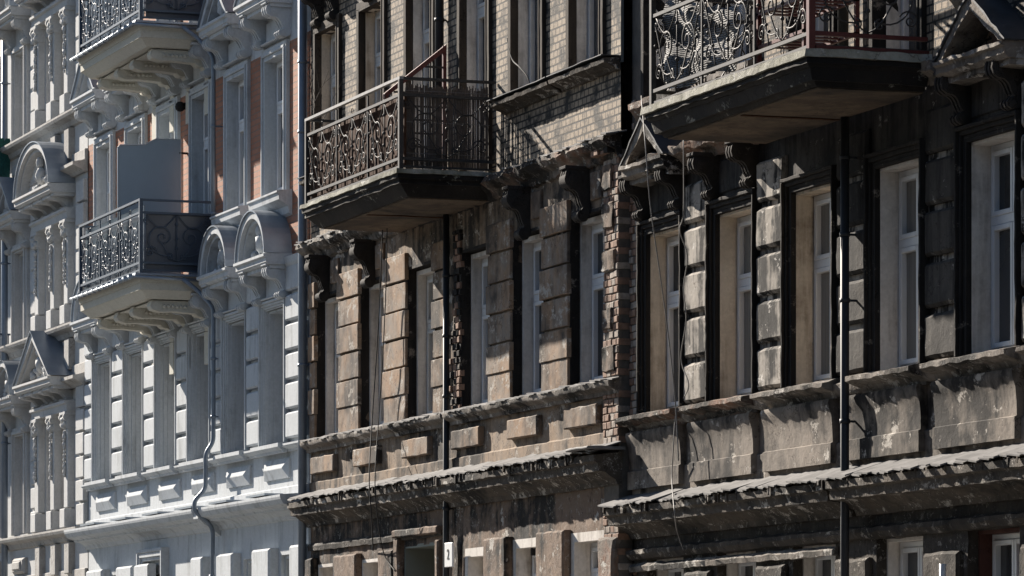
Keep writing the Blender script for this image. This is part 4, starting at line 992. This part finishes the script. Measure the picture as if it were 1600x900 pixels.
# green safety net on the far balcony
t = thing('safety_net', 'dark green mesh net tied round the balcony rail at the far left edge', 'netting', (-28.39, .5, 9.9))
g = MB(); rows = [[(-28.39 + .015 * math.sin(j + i), .04 + .92 * j / 10, 9.78 + i * .13) for j in range(11)] for i in range(11)]
g.grid(rows, smooth=True); g.grid([[(a + .006, b, c) for a, b, c in r] for r in rows], smooth=True); g.build('side_sheet', 'netg', t)
g = MB(); rows = [[(-33 + 4.6 * j / 30, .965 + .02 * math.sin(j * 1.3 + i), 9.78 + i * .13) for j in range(31)] for i in range(11)]
g.grid(rows, smooth=True); g.grid([[(a, b + .006, c) for a, b, c in r] for r in rows], smooth=True); g.build('front_sheet', 'netg', t)
# hanging wires
def wire(pts, label, r=.007, m='wire', p=None):
    q = [Vector((X(a, c), c, Z(a, b, c))) for a, b, c in pts]; out = []
    for i in range(len(q) - 1):
        p0 = q[max(i - 1, 0)]; p1 = q[i]; p2 = q[i + 1]; p3 = q[min(i + 2, len(q) - 1)]
        for k in range(6):
            t_ = k / 6; out.append(.5 * ((2 * p1) + (p2 - p0) * t_ + (2 * p0 - 5 * p1 + 4 * p2 - p3) * t_ ** 2 + (-p0 + 3 * p1 - 3 * p2 + p3) * t_ ** 3))
    out.append(q[-1]); g = MB(); g.tube([tuple(v) for v in out], r, 5); o = g.build('hanging_cable', m, origin=(q[-1].x, -q[-1].y, q[-1].z)); tag(o, label, 'cable', 'cables hanging on the facades'); return o
wire([(1002, 150, .05), (1008, 220, .3), (1016, 320, .3), (1030, 420, .2), (1045, 530, .1), (1056, 640, .1), (1060, 720, .1)], 'thin straight cable crossing the leftmost window of the black house')
wire([(1068, 218, .2), (1068, 330, .15), (1062, 360, .12), (1074, 400, .05), (1068, 450, .05), (1072, 500, .05), (1064, 560, .05), (1076, 600, .05), (1068, 622, .05)], 'loose curling pale cable beside the first grey pier of the black house', .006)
wire([(598, 350, .3), (594, 450, .2), (588, 560, .2), (582, 650, .2), (577, 745, .4), (580, 800, .4), (583, 860, .12)], 'long dark cable hanging left over the brown pilasters', .008, 'black')
wire([(605, 350, .3), (603, 450, .2), (598, 560, .2), (592, 650, .2), (586, 750, .4), (590, 810, .3), (600, 865, .12), (618, 893, .12)], 'dark cable hanging in a loop above the brown house doorway', .007, 'black')
wire([(792, 60, .03), (800, 92, .06), (812, 105, .1), (824, 120, .1), (829, 140, .1), (831, 150, .12)], 'short black cable curving over the second floor sill', .008, 'black')
wire([(1055, 650, .02), (1052, 700, .05), (1050, 750, .05), (1054, 800, .32), (1058, 830, .1), (1068, 860, .02)], 'short wavy cable below the sills of the black house', .006)
# house number plate on the brown drainpipe, meter box, plastic tube
hx = -5.30
t = thing('number_plate', 'narrow white plate with a digit 2 beside the brown drainpipe', 'sign', (X(701, .12), .12, Z(701, 880, .12)))
px0 = X(701, .12); zz0, zz1 = Z(701, 886, .12), Z(701, 848, .12)
g = MB(); g.block(px0 - .14, px0 + .14, zz0, zz1, .10, .125, .006, 3); g.build('plate', 'plastic', t)
cu = bpy.data.curves.new('digit', 'FONT'); cu.body = '2'; cu.size = .17; cu.extrude = .002; cu.align_x = 'CENTER'; cu.align_y = 'CENTER'
tmp = bpy.data.objects.new('tmp', cu); C.objects.link(tmp)
bpy.context.view_layer.update(); me = bpy.data.meshes.new_from_object(tmp.evaluated_get(bpy.context.evaluated_depsgraph_get())); bpy.data.objects.remove(tmp)
d = bpy.data.objects.new('digit', me); C.objects.link(d); d.parent = t; d.rotation_euler = (R(90), 0, 0); d.location = (px0 - t.location.x, -.129 - t.location.y, (zz0 + zz1) / 2 - t.location.z); d.data.materials.append(M['black'])
g = MB(); g.block(-.03, .03, -.08, .08, 0, .04, .006, 3)
bxp = X(831, -.1)
g = MB(); g.box(bxp, bxp + .03, -.15, -.085, Z(831, 868, -.1), Z(831, 856, -.1), 9); o = g.build('meter_box', 'black', origin=(bxp, .1, Z(831, 868, -.1))); tag(o, 'tiny black box fixed in the reveal of a ground floor window', 'box')
tx = X(1473, .0)
g = MB(); g.tube([(tx, 0.0, 2.4), (tx, 0.0, Z(1473, 881, 0))], .03, 12); o = g.build('plastic_tube', 'plastic', origin=(tx, 0, 2.4)); tag(o, 'short white plastic tube on the ground floor of the black house', 'tube')

for o in bpy.data.objects:
    if '_o' in o: del o['_o']
